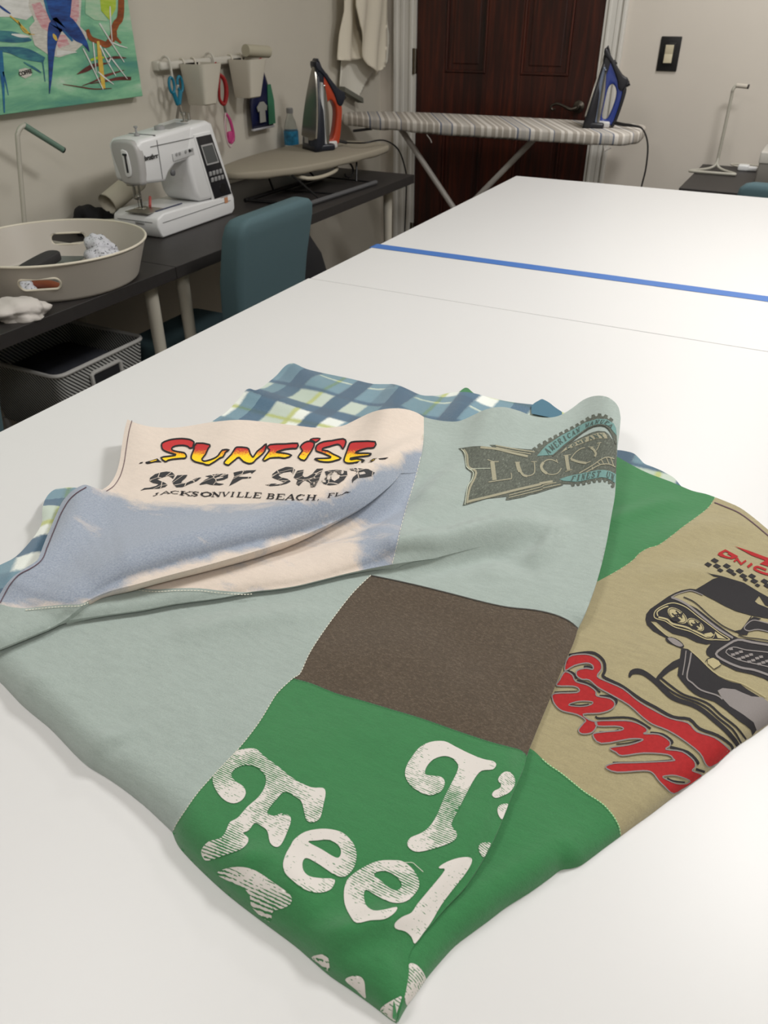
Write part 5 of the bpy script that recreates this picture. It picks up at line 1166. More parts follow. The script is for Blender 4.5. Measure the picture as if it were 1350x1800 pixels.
def pm(name, c, c2=None, sc=40):
    m = bpy.data.materials.new(name); m.use_nodes = True; t = NT(m); p = t.n['Principled BSDF']; p.inputs['Roughness'].default_value = .5
    c2 = c2 or tuple(min(255, x+30) for x in c); v = t.coord(scale=(1, .4, 2)); t.link(t.ramp(t.noise(v, sc, 4, .6), [(.35, lin(c)), (.7, lin(c2))]), p.inputs['Base Color']); return m
p_navy = pm('navy paint', (16, 40, 100), (30, 84, 160)); p_blue = pm('blue paint', (24, 84, 140), (40, 120, 150)); p_teal = pm('deep teal paint', (30, 82, 116), (70, 140, 140)); p_pink = pm('pink newsprint', (196, 130, 136), (214, 190, 190), 90)
p_news = pm('newsprint', (190, 186, 176), (214, 210, 200), 120); p_wht = pm('white paint', (206, 206, 200), (230, 230, 226)); p_lime = pm('lime paint', (160, 190, 40), (190, 206, 90)); p_rust = pm('rust paint', (110, 52, 20), (160, 84, 34)); p_brn = pm('maroon paint', (74, 30, 28), (120, 60, 50)); p_yel = pm('ochre paint', (206, 166, 60), (216, 190, 90)); p_lt = pm('pale green paint', (150, 196, 160), (190, 206, 180))
CA = lambda *p: Z(0, 0, 5.4, p)
paint('paint_patch', p_wht, CA((-30,-30),(330,-30),(340,120),(250,190),(100,160),(0,160),(-30,150)), 0, .0010, closed_poly=True)
paint('paint_patch', p_news, CA((320,-20),(800,-20),(760,250),(840,330),(820,390),(700,500),(560,545),(460,520),(330,430),(275,260),(330,200),(270,60)), 0, .0012, closed_poly=True)
paint('paint_patch', p_pink, CA((300,40),(380,20),(480,180),(460,300),(400,270),(340,160)), 0, .0015, closed_poly=True)
paint('paint_patch', p_pink, CA((660,-20),(745,-20),(750,150),(720,230),(650,160)), 0, .0015, closed_poly=True)
paint('paint_patch', p_pink, CA((540,330),(620,330),(660,420),(560,460),(530,400)), 0, .0015, closed_poly=True)
paint('paint_stroke', p_teal, CA((-20,330),(100,350),(220,370),(300,380)), [16,20,12,3], .0013)
paint('paint_stroke', p_teal, CA((-20,470),(60,470),(240,510),(420,570)), [6,10,20,10], .0013)
paint('paint_stroke', p_blue, CA((5,480),(15,640),(30,820),(42,1070)), [7,8,5,2], .0014); paint('paint_stroke', p_blue, CA((30,680),(60,800),(80,905)), [3,2,1], .0014)
paint('paint_stroke', p_teal, CA((400,560),(415,660),(428,775)), [2.5,2,1.5], .0014); paint('paint_stroke', p_teal, CA((225,590),(330,650),(390,690)), [2,4,2], .0014)
paint('paint_stroke', p_wht, CA((110,325),(200,340),(290,350)), [2,6,1], .0016); paint('paint_stroke', p_wht, CA((540,500),(620,500),(730,495)), [10,7,1], .0016)
paint('paint_stroke', p_navy, CA((380,-20),(520,90),(650,230),(740,340),(800,400),(850,490)), [16,22,24,20,10,1], .0018)
paint('paint_stroke', p_blue, CA((340,-20),(460,110),(600,280),(690,390)), [7,7,6,4], .0016)
paint('paint_stroke', p_navy, CA((640,-30),(590,120),(530,250),(495,400),(485,560),(480,720),(470,890)), [34,30,26,17,10,6,1], .0020)
paint('paint_stroke', p_yel, CA((505,320),(520,350),(540,385)), [2,6,3], .0023); paint('paint_stroke', p_yel, CA((95,150),(180,220),(290,330)), [2,3,2.5], .0018); paint('paint_stroke', p_yel, CA((170,190),(230,300),(330,330)), [2,2,1], .0018)
paint('paint_stroke', p_black if False else p_navy, CA((-10,50),(40,90),(100,130)), [3,4,2], .0018)
paint('paint_patch', p_lime, CA((900,-20),(1110,-20),(1100,80),(1040,190),(960,100)), 0, .0014, closed_poly=True)
paint('paint_patch', p_lt, CA((820,-20),(900,-20),(960,110),(1020,200),(900,190),(810,130)), 0, .0013, closed_poly=True)
paint('paint_stroke', p_rust, CA((1140,-20),(1150,100),(1100,230),(1080,330),(1150,410)), [8,11,12,8,3], .0016)
paint('paint_stroke', p_rust, CA((830,280),(860,360),(950,400),(1020,420),(1080,330),(1060,240)), [6,8,9,12,12,6], .0017)
paint('paint_stroke', p_yel, CA((930,390),(945,500),(960,640),(985,840)), [4,7,8,6], .0018); paint('paint_stroke', p_lime, CA((860,570),(930,550),(990,545)), [4,5,3], .0016)
for L, w in ((((730,705),(820,660),(900,620),(1020,600)), [1,8,7,2]), (((780,815),(900,770),(1000,720),(1180,665)), [1,3,5,1]), (((860,795),(1000,770),(1130,745),(1245,745)), [1,3,6,6]), (((600,800),(760,825),(900,845),(1060,838)), [1,2,2,1]), (((1000,560),(1100,545),(1200,550)), [2,5,1])): paint('paint_stroke', p_brn, CA(*L), w, .0016)
for L in (((790,460),(860,600),(980,850)), ((885,400),(900,550),(915,690)), ((945,220),(1050,390),(1180,590)), ((1045,60),(1050,200),(1065,390)), ((950,430),(1020,580),(1100,720)), ((990,460),(1080,580),(1210,750)), ((1060,400),(1130,430),(1210,455)), ((930,680),(1000,740),(1080,800)), ((1030,600),(1050,555),(1060,540))): paint('paint_stroke', p_wht, CA(*L), [2.2,2.2,1.2], .0022)
paint('paint_patch', p_news, CA((180,660),(240,645),(300,660),(300,715),(240,745),(185,720)), 0, .0016, closed_poly=True)
w_ = onX(CA((240,690)), CVF)[0]-np.array([XL, cvY1-.631, 1.116]); text_mesh('COFFEE', .014, m_black, cv, (CVF-XL+.0015, w_[1], w_[2]), (0, 1, .12), (0, -.12, 1), 'paper_lettering', .0004)

# ================================================================ rail with bins
m_rail = mat('white rail', (200, 196, 186), .4); m_bin = mat('off white bin', (206, 200, 186), .45)
rl_ = thing('wall_rail', 'white hanging rail on the left wall above the sewing machine', 'rail', (XL, 2.65, 1.197))
q = MB(); q.box((.028, 0, 0), (.026, .62, .026), bev=.008); q.build('rail', m_rail, rl_)
for y in (-.30, .30): q = MB(); q.box((.012, y, 0), (.03, .022, .03), bev=.005); q.build('bracket', m_rail, rl_)
def bin_(y, label):
    th = thing('storage_bin', label, 'bin', (XL+.042, y, 1.20), 0, None)
    D_, Wt_, Wb_, Db_, H_ = .105, .118, .072, .080, .130
    def ring(w, d, z, r):
        pts = []
        for cx, cy, a0 in ((d-r, w/2-r, 0), (r*.4, w/2-r*.4, 90), (r*.4, -w/2+r*.4, 180), (d-r, -w/2+r, 270)):
            rr = r if a0 in (0, 270) else r*.4
            for k in range(5): a = math.radians(a0+90*k/4); pts.append((cx+rr*math.cos(a), cy+rr*math.sin(a), z))
        return pts
    q = MB(); q.loft([ring(Wb_-.006, Db_-.006, -H_, .012), ring(Wb_, Db_, -H_+.004, .014), ring(Wt_, D_, 0, .018), ring(Wt_-.007, D_-.004, 0, .016), ring(Wb_-.006, Db_-.004, -H_+.006, .012)], True, True); q.build('bin', m_bin, th)
    for yy in (-.03, .03): q = MB(); q.tube([(.004, yy, -.01), (-.001, yy, .01), (-.010, yy, .014), (-.018, yy, .012)], .0035, 8, smooth=3); q.build('hook', m_bin, th)
    return th
bin_(2.487, 'off white plastic bin on the rail, nearer to the painting'); bin_(2.765, 'off white plastic bin on the rail with a paper roll sticking out')
def hook(y, label):
    th = thing('rail_hook', label, 'hook', (XL+.03, y, 1.21)); q = MB(); q.tube([(-.018, 0, -.005), (-.012, 0, .01), (.006, 0, .014), (.02, 0, .0), (.022, 0, -.04), (.024, 0, -.07), (.034, 0, -.082), (.044, 0, -.07)], .004, 8, smooth=4); q.build('hook', m_rail, th)
hook(2.375, 'white hook on the rail holding the teal scissors')
hook(2.615, 'white hook on the rail between the two bins')
# scissors
m_tealp = mat('teal plastic', (20, 112, 138), .4); m_blade = mat('scissor steel', (150, 148, 142), .3, .9)
th = thing('scissors', 'open scissors with teal handles hanging from the rail hook', 'scissors', (XL+.070, 2.368, 1.155))
for s_ in (-1, 1):
    q = MB(); loop = [(0, s_*(.022+.013*math.cos(a)), -.014+.024*math.sin(a)) for a in np.linspace(0, 2*math.pi, 17)[:-1]]; q.tube(loop, .0048, 8, True); q.tube([(0, s_*.018, -.036), (0, s_*.004, -.075)], [.008, .007], 8); q.build('handle', m_tealp, th)
    q = MB(); q.prism([(s_*.004-.006, -.07), (s_*.004+.006, -.07), (-s_*.022+.004, -.13), (-s_*.046, -.20), (-s_*.026-.006, -.13)], -.0012+.001*s_, .0012+.001*s_, 'x'); q.build('blade', m_blade, th, False)
# red lanyard and pink pouch
th = thing('lanyard', 'red and pink lanyard hanging between the bins', 'lanyard', (XL+.075, 2.605, 1.16)); m_red = mat('red plastic', (150, 24, 26), .4); m_pink = mat('pink rubber', (182, 60, 120), .5)
q = MB(); q.tube([(0, -.004, .0), (.006, .02, -.02), (.006, .026, -.06), (0, .014, -.10), (-.004, -.006, -.085), (0, -.008, -.05), (0, 0, -.01)], [.006, .008, .009, .008, .006, .005, .005], 10, True, smooth=4); q.build('clip', m_red, th)
q = MB(); q.tube([(0, .012, -.10), (0, .016, -.13)], .005, 8); q.build('ring', m_mtl, th)
q = MB(); q.tube([(0, .016, -.13), (.004, .034, -.16), (.004, .045, -.215), (0, .03, -.235), (-.002, .01, -.215), (-.002, .008, -.16), (0, .016, -.13)], [.004, .006, .006, .006, .004, .004, .004], 8, True, smooth=4); q.build('pink_loop', m_pink, th)
q = MB(); q.box((0, .034, -.215), (.012, .036, .04), bev=.006); q.build('pink_tag', m_pink, th)
q = MB(); q.tube([(.004, .01, -.13), (.006, -.004, -.17), (.004, .0, -.22), (.002, .02, -.25), (0, .045, -.235)], .003, 8, smooth=4); q.build('clear_strap', mat('pale strap', (196, 176, 178), .4), th)
# detergent pouch
th = thing('fabric_spray_pouch', 'navy and green pouch hanging below the right hand bin', 'pouch', (XL+.034, 2.912, 1.19), 0)
m_navy = mat('navy foil', (14, 22, 62), .3); m_grn = mat('green label', (56, 118, 88), .4)
def lens(w, z0, z1, t0, n=10):
    rings = []
    for i in range(n+1):
        f = i/n; z = z0+(z1-z0)*f; ww = w*(1 if f < .35 else (1-(f-.35)/.65)**.8*1.0+.03); tt = t0*math.sin(math.pi*min(.97, max(.05, f*.9+.05)))
        rings.append([(tt*math.cos(a)*.6, ww/2*math.sin(a), z) for a in np.linspace(0, 2*math.pi, 25)[:-1]])
    return rings
q = MB(); q.loft(lens(.152, -.245, .01, .03)); q.build('pouch', m_navy, th, True, False)
q = MB(); q.prism([(.02, -.235), (.065, -.235), (.066, -.15), (.05, -.09), (.028, -.09), (.022, -.15)], .017, .0195, 'x'); q.build('green_panel', m_grn, th, False)
q = MB(); q.prism([(-.058,-.165),(-.035,-.148),(-.01,-.148),(.012,-.165),(.006,-.182),(-.004,-.178),(-.004,-.222),(-.044,-.222),(-.042,-.178),(-.052,-.182)], .018, .0205, 'x'); q.build('shirt_picture', mat('grey shirt print', (150, 150, 144), .5), th, False)
q = MB(); q.box((0, 0, -.247), (.014, .15, .008), bev=.002); q.build('bottom_seal', mat('pale seal', (180, 180, 184), .4), th)
# paper roll and red things in the bins
th = thing('paper_roll', 'cream roll sticking out over the right hand bin', 'roll', (XL+.085, 2.85, 1.222), 0); q = MB(); q.tube([(-.012, -.065, .004), (.0, .065, -.006)], .021, 24); q.build('roll', mat('cream roll', (176, 170, 150), .8), th)
for y, lb in ((2.525, 'red grip poking out of the bin nearer to the painting'), (2.80, 'red grip poking out of the bin under the paper roll')):
    th = thing('seam_tool', lb, 'tool', (XL+.115, y, 1.18)); q = MB(); q.tube([(0, 0, -.06), (.0, .006, .0), (.0, .022, .018)], [.006, .007, .005], 10, smooth=3); q.build('grip', m_red, th)

# ================================================================ table top ironing board and orange iron
m_cover = mat('stone cotton cover', (150, 142, 126), .9, bump=.3, bscale=500); 
BZ = .87
ib = thing('tabletop_ironing_board', 'small table top ironing board with a plain grey beige cover on the desk', 'ironing board', (-1.84, 2.8, DESK))
ol = smc([(-1.955,2.42),(-1.90,2.375),(-1.83,2.40),(-1.76,2.49),(-1.70,2.62),(-1.665,2.80),(-1.645,3.0),(-1.64,3.14),(-1.67,3.22),(-1.76,3.25),(-1.88,3.235),(-1.97,3.17),(-2.02,3.02),(-2.035,2.85),(-2.02,2.65),(-1.99,2.50)], 4)
q = MB(); A = np.array(ol); cen = A.mean(0); rings = []
for sc, z in ((.93, BZ-.028), (.985, BZ-.026), (1.0, BZ-.018), (1.0, BZ-.006), (.99, BZ-.001), (.96, BZ)): rings.append([(cen[0]+(x-cen[0])*sc+1.84, cen[1]+(y-cen[1])*sc-2.8, z-DESK+(.0018*math.sin(37*y+20*x) if z < BZ-.02 else 0)) for x, y in ol])
q.loft(rings); q.build('cover', m_cover, ib, True, False)
def ibt(name, pts, r, m=m_wire, smooth=0): q = MB(); q.tube([(x+1.84, y-2.8, z-DESK) for x, y, z in pts], r, 8, smooth=smooth); q.build(name, m, ib)
ibt('foot', [(-1.85, 2.42, .7695), (-1.84, 2.95, .7695)], .0075); ibt('foot', [(-1.61, 2.44, .7695), (-1.58, 2.94, .7695)], .0085, mat('grey rubber foot', (84, 84, 86), .5))
ibt('cross_bar', [(-1.85, 2.43, .7695), (-1.61, 2.45, .7695)], .006); ibt('cross_bar', [(-1.84, 2.94, .7695), (-1.58, 2.93, .7695)], .003); ibt('cross_bar', [(-1.845, 2.66, .764), (-1.6, 2.7, .764)], .003)
ibt('leg', [(-1.845, 2.60, .7695), (-1.845, 2.56, .85)], .004); ibt('leg', [(-1.842, 2.9, .7695), (-1.835, 2.78, .85)], .004); ibt('leg', [(-1.66, 2.92, .7695), (-1.69, 2.98, .85)], .004); ibt('leg', [(-1.60, 2.55, .7695), (-1.74, 2.56, .85)], .004)
ibt('curl', [(-1.70, 2.90, .85), (-1.69, 2.93, .83), (-1.69, 2.95, .80), (-1.69, 2.92, .783), (-1.69, 2.89, .79), (-1.69, 2.88, .80)], .004, smooth=4)
ibt('iron_rest', [(-1.78, 2.60, .842), (-1.70, 2.62, .825), (-1.68, 2.72, .822), (-1.69, 2.82, .83), (-1.76, 2.86, .842)], .007, mat('cream coated wire', (176, 168, 150), .4), 4)
# iron builder : stands on its heel; local x = sole normal (sole faces -x), z up to the tip, y = width
def iron(label, loc, rz, body_c, shell_c, h=.30, sole_c=(168, 164, 156), tank=(190, 190, 190), back=False, sc=1.0):
    th = thing('steam_iron', label, 'iron', loc, rz); th.scale = (sc, sc, sc)
    m_b = mat('iron body '+label[:6], body_c, .35); m_s = mat('iron shell '+label[:6], shell_c, .3, coat=.3); m_so = mat('sole plate '+label[:6], sole_c, .22, .85); m_t = mat('tank '+label[:6], tank, .2)
    def W2(f): return max(.002, .062*(1-max(0, (f-.12)/.88)**2.1)*(1-.25*max(0, (.12-f)/.12)**2))
    def sole_ring(x, g, f0=.16, grow=1.0):
        P = []
        fs = np.linspace(f0, 1, 15)
        for f in fs: P.append((x+g*f, W2(f)*grow, f*h))
        for f in fs[::-1][1:]: P.append((x+g*f, -W2(f)*grow, f*h))
        for a in np.linspace(-1, 1, 5)[1:-1]: P.append((x+g*f0, a*W2(f0)*grow, f0*h-.012*(1-a*a)))
        return P
    q = MB(); q.loft([sole_ring(-.043, .045), sole_ring(-.037, .045)]); q.build('sole_plate', m_so, th, True)
    # skirt/body: thick wedge, wider at heel
    def br(x, g, s_, w_):  # ring at given offset
        P = []; fs = np.linspace(.0, .97, 14)
        for f in fs: P.append((x+g*f, W2(max(f, .06))*w_*(1-.0*f), f*h*s_+(1-s_)*.0))
        for f in fs[::-1]: P.append((x+g*f, -W2(max(f, .06))*w_, f*h*s_))
        return P
    q = MB(); q.loft([br(-.037, .045, 1.0, 1.0), br(-.020, .036, 1.0, 1.0), br(.0, .020, .97, .90), br(.018, .004, .92, .66)]); q.build('body', m_b, th, True, False)
    q = MB(); q.prism(smc([(-.015,.05),(.015,.04),(.022,.17),(.034,.245),(.016,.300),(.004,.298),(-.004,.20)], 3), -.022, .022, 'y', .006); q.build('nose_cover', m_b, th)
    if back: q = MB(); q.prism(smc([(.080,.010),(.098,.016),(.114,.10),(.118,.155),(.104,.165),(.100,.10),(.088,.03)], 3), -.024, .024, 'y', .004); q.build('handle_back', m_b, th)
    # heel
    q = MB(); q.box((.008, 0, .012), (.088, .112, .024), bev=.008); q.build('heel', m_b, th)
    # side tank panels
    q = MB(); q.prism(smc([(.012,.02),(.028,.025),(.03,.10),(.026,.18),(.012,.235),(.0,.19),(.0,.08)], 3), -.047, .047, 'y', .006); q.build('water_tank', m_t, th)
    # handle with an opening
    outer = smc([(.004,.018),(.06,.014),(.088,.022),(.102,.10),(.104,.15),(.084,.198),(.048,.245),(.02,.272),(.006,.26),(.008,.14)], 3); hole = smc([(.038,.042),(.062,.040),(.078,.10),(.078,.145),(.058,.170),(.042,.155),(.038,.10)], 3)
    q = MB(); q.prism(outer, -.021, .021, 'y', .006, holes=(hole,)); q.build('handle', m_s, th)
    q = MB(); q.prism(smc([(.104,.15),(.118,.19),(.09,.207),(.04,.26),(.004,.30),(.0,.275),(.03,.25),(.07,.19),(.084,.155)], 3), -.026, .026, 'y', .005); q.build('top_cap', m_b, th)
    q = MB(); q.tube([(.102, 0, .165), (.126, 0, .178)], [.012, .010], 12); q.box((.05, 0, .248), (.02, .018, .014), Matrix.Rotation(.9, 3, 'Y'), .004); q.build('steam_button', m_dk, th)
    q = MB(); q.prism(smc([(.018,.03),(.030,.03),(.033,.12),(.026,.19),(.016,.225),(.014,.12)], 3), -.0495, .0495, 'y', .004); q.build('side_trim', m_mtl, th)
    q = MB(); q.box((.045, 0, .016), (.062, .06, .026), bev=.007); q.build('heel_cover', mat('white heel '+label[:5], (200, 198, 196), .3), th)
    return th
ir1 = iron('orange and black steam iron standing on the small ironing board', (-1.862, 2.955, BZ), 1.02, (26, 30, 42), (176, 62, 34), .30, sc=1.06)
q = MB(); q.box((-.036, .02, .034), (.002, .03, .02)); q.build('rating_label', mat('silver label', (170, 168, 164), .4), ir1, False)
q = MB(); q.tube([(.055, 0, .03), (.10, .01, .022), (.14, .02, .012)], .006, 10, smooth=3); q.build('cord_sleeve', m_dk, ir1)
th = thing('power_cord', 'dark cord running from the orange iron over the desk end', 'cord', (-1.72, 3.0, BZ)); bpy.context.view_layer.update()
cp = ir1.matrix_world @ Vector((.14, .02, .012))
q = MB(); o_ = np.array([-1.72, 3.0, BZ]); pts = [tuple(cp), (-1.70, 3.06, BZ+.022), (-1.66, 3.16, BZ+.022), (-1.63, 3.235, BZ-.02), (-1.615, 3.275, BZ-.10), (-1.612, 3.285, .70), (-1.62, 3.29, .5), (-1.62, 3.27, .2), (-1.62, 3.2, .006)]
q.tube([tuple(np.array(p_)-o_) for p_ in pts], .0032, 8, smooth=6); q.build('cord', m_wire, th)

# bottle
th = thing('water_bottle', 'clear plastic water bottle with a blue label behind the small ironing board', 'bottle', (-2.075, 3.085, DESK)); m_pet = mat('clear plastic', (226, 232, 230), .08, trans=.92, spec=.5); m_pet.node_tree.nodes['Principled BSDF'].inputs['IOR'].default_value = 1.2
q = MB(); q.lathe([(.024, 0), (.031, .005), (.031, .13), (.030, .155), (.022, .19), (.012, .215), (.0115, .228)], (0, 0, 0), 32); q.build('bottle', m_pet, th)
q = MB(); q.lathe([(.0316, .10), (.0316, .155)], (0, 0, 0), 32, capb=False, capt=False); q.build('label', mat('blue label', (40, 124, 164), .4, var=.4, vscale=60), th)
q = MB(); q.lathe([(.0145, .222), (.0145, .24), (.013, .242)], (0, 0, 0), 24); q.build('cap', mat('grey cap', (140, 140, 140), .4), th)

# ================================================================ large ironing board with the blue iron
m_str = bpy.data.materials.new('striped cotton'); m_str.use_nodes = True; t = NT(m_str); p = t.n['Principled BSDF']; p.inputs['Roughness'].default_value = .9
v = t.coord(rot=-.55); sx = t.n.new('ShaderNodeSeparateXYZ'); t.link(v, sx.inputs[0])
fx = t.math('FRACT', t.math('DIVIDE', t.math('ADD', sx.outputs[0], 5.0), .30))
g_, w2, l2, n2 = lin((172, 164, 154)), lin((214, 208, 200)), lin((190, 184, 176)), lin((112, 118, 134))
st_ = []
for a, c in ((0, g_), (.05, w2), (.08, g_), (.13, w2), (.15, g_), (.22, w2), (.25, g_), (.30, w2), (.32, n2), (.34, l2), (.38, n2), (.385, l2), (.40, n2), (.405, l2), (.42, n2), (.425, l2), (.47, n2), (.49, w2), (.54, g_), (.60, w2), (.63, l2), (.70, g_), (.73, w2), (.77, n2), (.785, g_), (.86, w2), (.90, g_), (.94, w2)): st_.append((a, c))
t.link(t.ramp(fx, st_, 'CONSTANT'), p.inputs['Base Color']); t.link(t.bump(t.noise(t.coord(), 300, 2), .3, .001), p.inputs['Normal'])
LZ = .935
lb = thing('ironing_board', 'long ironing board with a grey and white striped cover in front of the door', 'ironing board', (-1.4, 3.6, 0))
ol = smc([(-.70,3.50),(-.685,3.56),(-.70,3.74),(-.73,3.79),(-.80,3.80),(-1.1,3.80),(-1.5,3.79),(-1.8,3.76),(-2.0,3.70),(-2.085,3.62),(-2.09,3.56),(-2.02,3.50),(-1.8,3.45),(-1.5,3.43),(-1.1,3.425),(-.80,3.43),(-.73,3.45)], 4)
cen = np.array([-1.36, 3.61]); rings = []
for dx, z in ((-.03, LZ-.048), (-.004, LZ-.044), (.0, LZ-.034), (.0, LZ-.010), (-.003, LZ-.003), (-.014, LZ)):
    rings.append([(x+dx*np.sign(x-cen[0])*min(1, abs(x-cen[0])/.5)+1.4, y+dx*np.sign(y-cen[1])-3.6, z+(.003*math.sin(31*x)+.002*math.sin(73*x+2) if z < LZ-.04 else 0)) for x, y in ol])
q = MB(); q.loft(rings); q.build('cover', m_str, lb, True, False)
m_lg = mat('grey white tube', (176, 170, 164), .4)
def lbt(name, pts, r, m=m_lg, n=12): q = MB(); q.tube([(x+1.4, y-3.6, z) for x, y, z in pts], r, n); return q.build(name, m, lb)
for yy in (3.56,):
    lbt('leg', [(-1.78, yy, LZ-.05), (-1.02, yy, .02)], .013 if yy < 3.6 else .009); lbt('leg', [(-1.13, yy+.015, LZ-.05), (-1.95, yy+.015, .02)], .013 if yy < 3.6 else .009)
lbt('foot', [(-1.02, 3.42, .02), (-1.02, 3.8, .02)], .013); lbt('foot', [(-1.95, 3.42, .02), (-1.95, 3.8, .02)], .013)
lbt('lever', [(-2.0, 3.5, LZ-.065), (-1.90, 3.5, LZ-.05)], .006, m_dk, 8)
lbt('tie_string', [(-1.59, 3.44, LZ-.05), (-1.57, 3.44, LZ-.07), (-1.565, 3.44, LZ-.082)], .0022, m_lg, 6)
lbt('tie_string', [(-.80, 3.44, LZ-.04), (-.79, 3.43, LZ-.062), (-.77, 3.44, LZ-.05)], .004, m_lg, 6)
ir2 = iron('blue and black steam iron standing at the right end of the striped board', (-.90, 3.60, LZ), .24, (30, 30, 36), (34, 56, 132), .29, tank=(120, 130, 150), back=True, sc=.96)
for o in ir2.children:
    if o.name.startswith('water_tank') or o.name.startswith('handle'): pass
ir2.rotation_euler = (0, .05, .24)
bpy.context.view_layer.update(); cp = ir2.matrix_world @ Vector((.06, 0, .028))
th = thing('power_cord', 'dark cord hanging from the blue iron over the right end of the striped board', 'cord', (-.7, 3.6, LZ)); o_ = np.array([-.7, 3.6, LZ])
pts = [tuple(cp), (-.775, 3.60, LZ+.016), (-.725, 3.595, LZ+.014), (-.685, 3.59, LZ+.004), (-.655, 3.59, LZ-.05), (-.645, 3.585, LZ-.14), (-.65, 3.58, LZ-.25), (-.64, 3.58, LZ-.45), (-.63, 3.6, .2), (-.6, 3.7, .006)]
q = MB(); q.tube([tuple(np.array(p_)-o_) for p_ in pts], [.008, .007, .005]+[.0035]*7, 8, smooth=6); q.build('cord', m_wire, th)

# ================================================================ hanging garments in the corner
m_apr = mat('cream canvas cloth', (226, 218, 200), .95, bump=.25, bscale=300); m_apr2 = mat('white cotton cloth', (228, 224, 212), .95, bump=.25, bscale=300)
def hanging(name, label, poly_yz, x, depth, m, folds, seed, parent=None):
    """cloth hanging on the wall: outline in (y,z), pleated in x, given thickness"""
    th = parent or thing(name, label, 'cloth', (x, poly_yz[0][0], poly_yz[0][1])); ox, oy, oz = (x, poly_yz[0][0], poly_yz[0][1])
    P = np.array(poly_yz); y0, z0 = P.min(0); y1, z1 = P.max(0); st = .012
    lp = resamp(poly_yz, .012); Y, Zz = np.meshgrid(np.arange(y0, y1, st), np.arange(z0, z1, st)); I = np.stack([Y.ravel(), Zz.ravel()], 1); I = I[inside(I, lp)]
    B_ = np.array(lp); I = I[[np.abs(B_-p_).max(1).min() > st*.4 for p_ in I]]
    vs, fs = tri2d(lp, (), I); mb = MB(); V = []
    for y, z in vs:
        hgt = (z1-z)/(z1-z0); d = depth*(.5+.5*math.sin(folds*(y+.12*(z1-z))*6.283/(y1-y0)+seed))*(.4+.6*hgt)+.012*math.sin(9*z+seed)
        V.append((x+d-ox, y-oy, z-oz))
    A_ = V; k = len(V); V2 = [(a-.006, b, c) for a, b, c in V]; cnt = {}
    for f in fs:
        for i in range(3): e = tuple(sorted((f[i], f[(i+1) % 3]))); cnt[e] = cnt.get(e, 0)+1
    side = []
    for f in fs:
        for i in range(3):
            a, b = f[i], f[(i+1) % 3]
            if cnt[tuple(sorted((a, b)))] == 1: side.append((b, a, k+a, k+b))
    mb.add(A_+V2, [tuple(f) for f in fs]+[tuple(k+i for i in reversed(f)) for f in fs]+side); return th, mb
def WL(*px):
    w = onX(px, XL+.03); return [(a[1], a[2]) for a in w]
def upz(pts, z): return pts
gl = WL((582,0),(579,55),(585,75),(586,105),(602,107),(611,150),(600,158),(632,172),(641,145),(650,122),(668,110),(671,60),(668,0))
back = [(gl[0][0]+.0, 1.75)]+gl+[(gl[-1][0], 1.75)]
gA = WL((590,-40),(591,20),(587,60),(585,105),(600,107),(618,104),(626,100),(620,60),(612,20),(612,-40)); gB = WL((596,60),(600,107),(598,152),(631,172),(640,146),(655,125),(646,95),(625,80)); gC = WL((595,-60),(597,10),(603,45),(611,72),(617,98),(624,114),(640,132),(652,118),(654,80),(653,20),(650,-60)); gD = WL((640,-60),(648,20),(652,70),(653,112),(669,111),(672,60),(668,20),(664,-60))
hk = thing('coat_hook', 'coat hook on the left wall above the frame holding the cream cloths', 'hook', (XL, 3.78, 1.80)); q = MB(); q.box((.01, 0, 0), (.02, .05, .09), bev=.006); q.tube([(.01, 0, .01), (.06, 0, .0), (.09, 0, .04)], .007, 10, smooth=4); q.build('hook', m_bronze, hk)
for nm, lb_, g, x, m, fo, sd in (('hanging_cloth', 'short cream cloth layer hanging at the left of the garment bundle', gA, XL+.066, m_apr, 1.4, .4), ('hanging_cloth', 'long white cloth with a dark hem hanging lowest behind the pointed one', gB, XL+.024, m_apr2, 1.0, 2.2), ('hanging_cloth', 'pointed cream cloth hanging in front of the garment bundle', gC, XL+.105, m_apr, 2.0, 1.0), ('hanging_cloth', 'pale cloth hanging at the right of the bundle next to the room corner', gD, XL+.060, m_apr2, 1.2, 3.6)):
    th, mb = hanging(nm, lb_, g, x, .03, m, fo, sd); mb.build('cloth', m, th, True, False)
    if sd == 2.2:
        bot = WL((598,152),(631,172)); a, b = bot; o_ = (x, g[0][0], g[0][1]); q = MB()
        q.prism([(a[0]-o_[1], a[1]-o_[2]), (b[0]-o_[1], b[1]-o_[2]), (b[0]-o_[1]+.004, b[1]-o_[2]-.022), (a[0]-o_[1]+.004, a[1]-o_[2]-.022)], -.004, .03, 'x'); q.build('hem_band', mat('grey hem', (110, 110, 100), .9), th, False)

